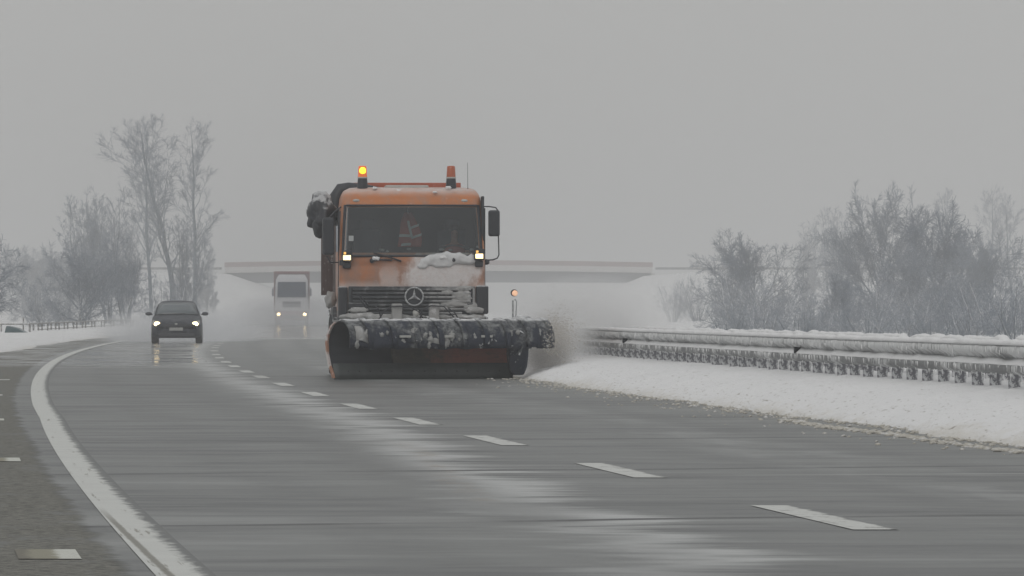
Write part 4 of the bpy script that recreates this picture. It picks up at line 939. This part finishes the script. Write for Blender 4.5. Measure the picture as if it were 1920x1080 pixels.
def grow(kind, seed):
    R = random.Random(seed); segs = [[], []]
    K_ = dict(
        poplar=dict(H=20, r=.27, n=30, den=[0, 2.6, 5.4], ln=[4.6, .42, .50], ang=[34, 36, 42], trop=[.09, .06, .03], start=.26, stems=1, lean=.02, env=lambda t: .55+.45*math.sin(min(1, t*1.15)*math.pi*.75)),
        vase=dict(H=12, r=.11, n=17, den=[0, 3.8, 6.5], ln=[3.6, .42, .5], ang=[28, 36, 42], trop=[.08, .05, .02], start=.12, stems=6, lean=.28, env=lambda t: 1-.5*t),
        spread=dict(H=13, r=.22, n=15, den=[0, 3.0, 6.0], ln=[7.0, .42, .50], ang=[52, 44, 50], trop=[.06, .03, 0.0], start=.10, stems=3, lean=.32, env=lambda t: 1-.55*t),
        round=dict(H=11, r=.16, n=24, den=[0, 5.0, 8.5], ln=[5.6, .40, .5], ang=[54, 44, 50], trop=[.05, .04, .02], start=.05, stems=3, lean=.30, env=lambda t: 1-.60*t),
        dome=dict(H=5.2, r=.30, n=46, den=[0, 3.4, 6.6], ln=[6.0, .36, .5], ang=[1, 42, 50], trop=[.035, .03, .01], start=.06, stems=1, lean=.05, env=lambda t: 1.02-.5*max(0, t-.55)/.45),
        crown=dict(H=5.6, r=.34, n=34, den=[0, 3.6, 7.0], ln=[6.6, .40, .52], ang=[1, 42, 50], trop=[.03, .02, 0], start=.10, stems=1, lean=.08, env=lambda t: 1.0-.45*max(0, t-.55)/.45),
        bush=dict(H=4, r=.05, n=10, den=[0, 4.5, 8.0], ln=[1.7, .5, .5], ang=[40, 42, 50], trop=[.03, .02, 0], start=.04, stems=12, lean=.6, env=lambda t: 1-.5*t))[kind]
    H = K_['H']; rmin = .006 if kind == 'bush' else .013
    def branch(p, d, L, r0, lev):
        n_ = [14, 7, 4, 3][lev]; pts = [p]; dd = [d]; w = [.055, .13, .18, .25][lev]
        for i in range(n_):
            d = (d + Vector((R.gauss(0, w), R.gauss(0, w), R.gauss(0, w*.6) + (K_['trop'][lev-1] if lev > 0 else .03)))).normalized()
            p = p + d*(L/n_); pts.append(p); dd.append(d)
        rad = [max(rmin, r0*(1-(i/n_)*.88)) for i in range(n_+1)]
        for i in range(n_): segs[0 if lev == 0 else 1].append((tuple(pts[i]), tuple(pts[i+1]), rad[i], rad[i+1]))
        if lev >= 3: return
        nc = K_['n'] if lev == 0 else max(1, int(L*K_['den'][lev]*(3.2 if lev == 2 else 1)*.55 + R.random())); s0 = K_['start'] if lev == 0 else .15
        for c in range(nc):
            t = s0 + (1-s0)*((c+R.random())/nc)**(.75 if lev else 1); i = min(n_-1, int(t*n_)); fr_ = t*n_-i
            q = pts[i].lerp(pts[i+1], fr_); ax = dd[i]; o_ = ax.orthogonal().normalized(); o_.rotate(Matrix.Rotation(R.random()*6.283, 3, ax))
            a = math.radians(K_['ang'][lev]*R.uniform(.65, 1.25))
            if lev == 0 and K_['ang'][0] == 1: a = math.acos(min(.985, max(.03, t**.75)))*R.uniform(.85, 1.12)
            nd = (ax*math.cos(a)+o_*math.sin(a)).normalized()
            Lc = K_['ln'][0]*K_['env'](t)*R.uniform(.75, 1.15) if lev == 0 else L*K_['ln'][lev]*(1-.4*t)*R.uniform(.7, 1.25)
            if lev == 0 and t > .85 and K_['ang'][0] > 1: Lc *= (1.05-t)/.2
            branch(q, nd, max(.3 if kind != 'bush' else .12, Lc), max(rmin, rad[i]*(.42 if lev == 0 else .5)), lev+1)
    for s_ in range(K_['stems']):
        a = R.random()*6.283; l_ = K_['lean']*(1 if K_['stems'] > 1 else 1)*R.uniform(.5, 1.2)
        branch(Vector((math.cos(a)*.15*(K_['stems'] > 1), math.sin(a)*.15*(K_['stems'] > 1), -.6)), Vector((math.cos(a)*l_, math.sin(a)*l_, 1)).normalized(), H*R.uniform(.8, 1.0), K_['r']*R.uniform(.75, 1), 0)
    tm = seg_mesh('trunk', segs[0], 6); cm = seg_mesh('crown', segs[1], 3)
    top = max(s_[1][2] for s_ in segs[0]+segs[1]); print(kind, len(segs[1]), round(top, 1)); return tm, cm, top
VAR = {}
for kind, ns in (('poplar', 2), ('vase', 2), ('spread', 2), ('round', 2), ('bush', 2), ('dome', 2), ('crown', 2)):
    VAR[kind] = [grow(kind, 11+i*7) for i in range(ns)]
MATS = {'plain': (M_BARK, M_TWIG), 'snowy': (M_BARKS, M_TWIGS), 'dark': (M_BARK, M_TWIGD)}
_mc = {}
def tree(kind, var, px, ytop, d, style, label, group, wide=1.0, rz=None, name=None, base=-.1):
    tm, cm, top = VAR[kind][var]; z1 = sz(ytop, d); s_ = (z1-base)/top
    r_ = empty(name or {'poplar': 'poplar_tree', 'vase': 'slender_tree', 'spread': 'spreading_tree', 'round': 'bare_tree', 'dome': 'rounded_tree', 'crown': 'spreading_tree', 'bush': 'bare_shrub'}[kind], (sx(px, d), d, base), rz if rz is not None else (px*.37) % 6.28)
    r_.scale = (s_*wide, s_*wide, s_); tag(r_, label, 'shrub' if kind == 'bush' else 'tree', group)
    for nm, me, k in (('trunk', tm, 0), ('crown', cm, 1)):
        key = (kind, var, nm, style)
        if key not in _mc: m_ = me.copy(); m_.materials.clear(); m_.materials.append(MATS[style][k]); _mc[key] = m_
        o = bpy.data.objects.new(nm, _mc[key]); COL.objects.link(o); o.parent = r_
    return r_
GL, GR, GF = 'bare trees left of the motorway', 'snowy trees right of the motorway', 'faint trees in the fog'
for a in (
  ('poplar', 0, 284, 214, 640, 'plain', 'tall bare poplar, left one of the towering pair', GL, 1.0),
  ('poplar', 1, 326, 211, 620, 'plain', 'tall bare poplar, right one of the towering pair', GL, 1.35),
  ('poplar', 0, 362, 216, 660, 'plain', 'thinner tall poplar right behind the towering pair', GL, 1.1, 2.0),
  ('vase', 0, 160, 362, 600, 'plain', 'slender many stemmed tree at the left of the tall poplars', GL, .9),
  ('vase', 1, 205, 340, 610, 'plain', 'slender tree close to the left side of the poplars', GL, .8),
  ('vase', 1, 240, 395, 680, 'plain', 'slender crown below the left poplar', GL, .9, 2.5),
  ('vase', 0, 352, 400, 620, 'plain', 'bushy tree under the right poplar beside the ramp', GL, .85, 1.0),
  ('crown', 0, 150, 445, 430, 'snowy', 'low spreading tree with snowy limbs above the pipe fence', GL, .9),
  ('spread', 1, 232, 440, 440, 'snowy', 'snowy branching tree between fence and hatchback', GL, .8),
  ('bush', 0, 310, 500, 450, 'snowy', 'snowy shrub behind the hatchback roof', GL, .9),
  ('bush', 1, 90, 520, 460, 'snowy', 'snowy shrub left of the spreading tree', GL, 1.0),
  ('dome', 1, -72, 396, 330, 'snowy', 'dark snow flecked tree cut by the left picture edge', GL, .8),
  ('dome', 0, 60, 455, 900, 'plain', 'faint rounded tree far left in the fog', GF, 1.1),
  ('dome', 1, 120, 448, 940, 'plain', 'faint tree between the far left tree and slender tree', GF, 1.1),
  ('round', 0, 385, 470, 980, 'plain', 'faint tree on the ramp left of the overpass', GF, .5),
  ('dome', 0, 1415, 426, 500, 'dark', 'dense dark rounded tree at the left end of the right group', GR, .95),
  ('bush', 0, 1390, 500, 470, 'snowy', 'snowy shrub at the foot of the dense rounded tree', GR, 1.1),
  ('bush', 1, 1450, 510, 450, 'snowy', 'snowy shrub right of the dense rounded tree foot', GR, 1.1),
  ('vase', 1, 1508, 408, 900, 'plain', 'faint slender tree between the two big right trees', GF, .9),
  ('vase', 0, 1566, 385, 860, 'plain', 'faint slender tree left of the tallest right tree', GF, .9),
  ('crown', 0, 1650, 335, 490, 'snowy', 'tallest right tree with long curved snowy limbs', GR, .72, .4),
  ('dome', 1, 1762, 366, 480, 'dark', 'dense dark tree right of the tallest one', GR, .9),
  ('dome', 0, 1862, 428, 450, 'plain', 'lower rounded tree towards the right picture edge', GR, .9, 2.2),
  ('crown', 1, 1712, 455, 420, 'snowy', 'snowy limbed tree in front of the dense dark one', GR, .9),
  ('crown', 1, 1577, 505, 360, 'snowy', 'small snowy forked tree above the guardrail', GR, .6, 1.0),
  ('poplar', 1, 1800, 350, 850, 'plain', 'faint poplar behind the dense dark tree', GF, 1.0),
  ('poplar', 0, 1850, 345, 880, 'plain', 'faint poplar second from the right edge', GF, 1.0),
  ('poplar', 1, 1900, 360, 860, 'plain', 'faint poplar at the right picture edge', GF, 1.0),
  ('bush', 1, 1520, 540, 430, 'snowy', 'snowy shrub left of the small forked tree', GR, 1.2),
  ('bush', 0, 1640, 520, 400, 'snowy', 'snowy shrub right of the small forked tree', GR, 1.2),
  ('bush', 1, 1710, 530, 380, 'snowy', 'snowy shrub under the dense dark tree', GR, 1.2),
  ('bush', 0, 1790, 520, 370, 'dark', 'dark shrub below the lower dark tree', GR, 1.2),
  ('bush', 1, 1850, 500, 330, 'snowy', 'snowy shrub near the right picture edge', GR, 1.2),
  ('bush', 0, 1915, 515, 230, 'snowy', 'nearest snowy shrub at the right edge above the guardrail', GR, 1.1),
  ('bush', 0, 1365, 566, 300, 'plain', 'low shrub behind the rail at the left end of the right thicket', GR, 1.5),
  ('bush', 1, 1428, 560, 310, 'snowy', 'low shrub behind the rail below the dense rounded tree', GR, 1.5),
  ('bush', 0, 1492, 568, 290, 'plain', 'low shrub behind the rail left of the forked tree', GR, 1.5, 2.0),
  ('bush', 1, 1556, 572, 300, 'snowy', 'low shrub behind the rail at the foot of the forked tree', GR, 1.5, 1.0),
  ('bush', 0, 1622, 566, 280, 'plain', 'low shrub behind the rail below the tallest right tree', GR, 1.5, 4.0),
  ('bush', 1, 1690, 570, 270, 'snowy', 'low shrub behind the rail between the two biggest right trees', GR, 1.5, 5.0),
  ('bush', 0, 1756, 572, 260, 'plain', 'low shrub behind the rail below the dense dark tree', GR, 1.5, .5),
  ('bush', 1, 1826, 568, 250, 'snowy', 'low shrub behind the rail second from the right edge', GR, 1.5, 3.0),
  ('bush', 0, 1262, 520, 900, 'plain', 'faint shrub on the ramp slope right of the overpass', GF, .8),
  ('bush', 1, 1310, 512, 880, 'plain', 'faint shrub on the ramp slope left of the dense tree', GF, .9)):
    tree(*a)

# ---------------------------------------------------------------- spray and haze
def mat_cloud(name, dens, col, p=1.0, nscale=2.0, thr=.35):
    t = NT(name); o = t.obj(); x, y, z = t.xyz(o)
    ln_ = t.n('VectorMath', {0: o}, operation='LENGTH').outputs['Value']
    fall = t.math('POWER', t.ramp(ln_, .12, 1.0, 1, 0), p); n_ = t.noise(o, nscale, 5, .6)
    dn = t.math('MULTIPLY', t.math('MULTIPLY', fall, t.ramp(n_, thr, thr+.35)), dens)
    v = t.n('VolumePrincipled', {'Color': (*col, 1), 'Density': dn, 'Anisotropy': .2}); t.N.remove(t.b)
    t.L.new(v.outputs[0], t.out.inputs['Volume']); return t.m
def cloud(name, loc, sc, mat, label, cat, rz=0):
    o = MB().blob((0, 0, 0), (1, 1, 1), 0, 0, 3).build(name, mat, None, smooth=True); o.location = loc; o.scale = sc; o.rotation_euler = (0, 0, rz); tag(o, label, cat, kind='stuff'); return o
cloud('snow_spray', (sx(1026, 119.5), 120.0, .50), (.62, 1.1, .72), mat_cloud('brown_spray', 4.6, (.80, .785, .765), 1.2, 2.0, .18), 'brown grey slush spray thrown off the right end of the blade', 'spray')
cloud('snow_plume', (sx(1110, 128), 130.0, .75), (1.9, 9.0, 1.15), mat_cloud('white_plume', .55, (.95, .95, .95), .9, 2.0, .2), 'pale powder plume drifting behind the blade over the guardrail', 'spray')
cloud('car_spray', (sx(335, 256), 257, .35), (3.6, 13.5, 1.0), mat_cloud('tyre_mist', .30, (.93, .94, .96), .8, 1.8, .2), 'wet mist trailing behind the hatchback', 'spray')
cloud('lorry_spray', (sx(545, 522), 524, .1), (7.0, 32, 2.4), mat_cloud('lorry_mist', .15, (.93, .94, .96), .8, 1.8, .2), 'wet mist around the wheels of the lorry', 'spray')
# flying lumps and flecks of slush inside the spray
random.seed(21); fl = MB(); oc = [(1, 0, 0), (-1, 0, 0), (0, 1, 0), (0, -1, 0), (0, 0, 1), (0, 0, -1)]; of = [(0, 2, 4), (2, 1, 4), (1, 3, 4), (3, 0, 4), (2, 0, 5), (1, 2, 5), (3, 1, 5), (0, 3, 5)]
for i in range(3600):
    t = random.random()**1.1; ang = random.uniform(-.35, 1.35)
    px = 1030 + t*random.uniform(0, 1)*120 + random.gauss(0, 8); py = 640 - 100*math.sin(ang)*t*random.random() - random.gauss(0, 22)*(1-t*.5)
    if i % 3 == 0: px = random.gauss(1046, 16); py = random.gauss(628, 30)
    d = random.uniform(117.4, 119.5) + t*3; r_ = random.uniform(.002, .007)*(1.2-t*.6); z = sz(py, d)
    if z < .25: continue
    fl.add([(sx(px, d)+a*r_*1.8, d+b_*r_, z+c*r_) for a, b_, c in oc], of)
tag(fl.build('flying_slush', simple('flying_slush_flecks', (.50, .47, .42), .9, var=.4, sc=3), None, norm=False), 'flecks of slush flying off the right end of the blade', 'slush', kind='stuff')

hz = MB().box(-1560, 1560, -60, 3060, -3.5, 34).build('haze', None, None)
t = NT('winter_haze'); v = t.n('VolumePrincipled', {'Color': (.754, .758, .760, 1), 'Density': .00105, 'Anisotropy': .0}); t.N.remove(t.b); t.L.new(v.outputs[0], t.out.inputs['Volume'])
hz.data.materials.append(t.m); hz.display_type = 'WIRE'; tag(hz, 'even winter haze over the motorway and fields', 'haze', kind='stuff')
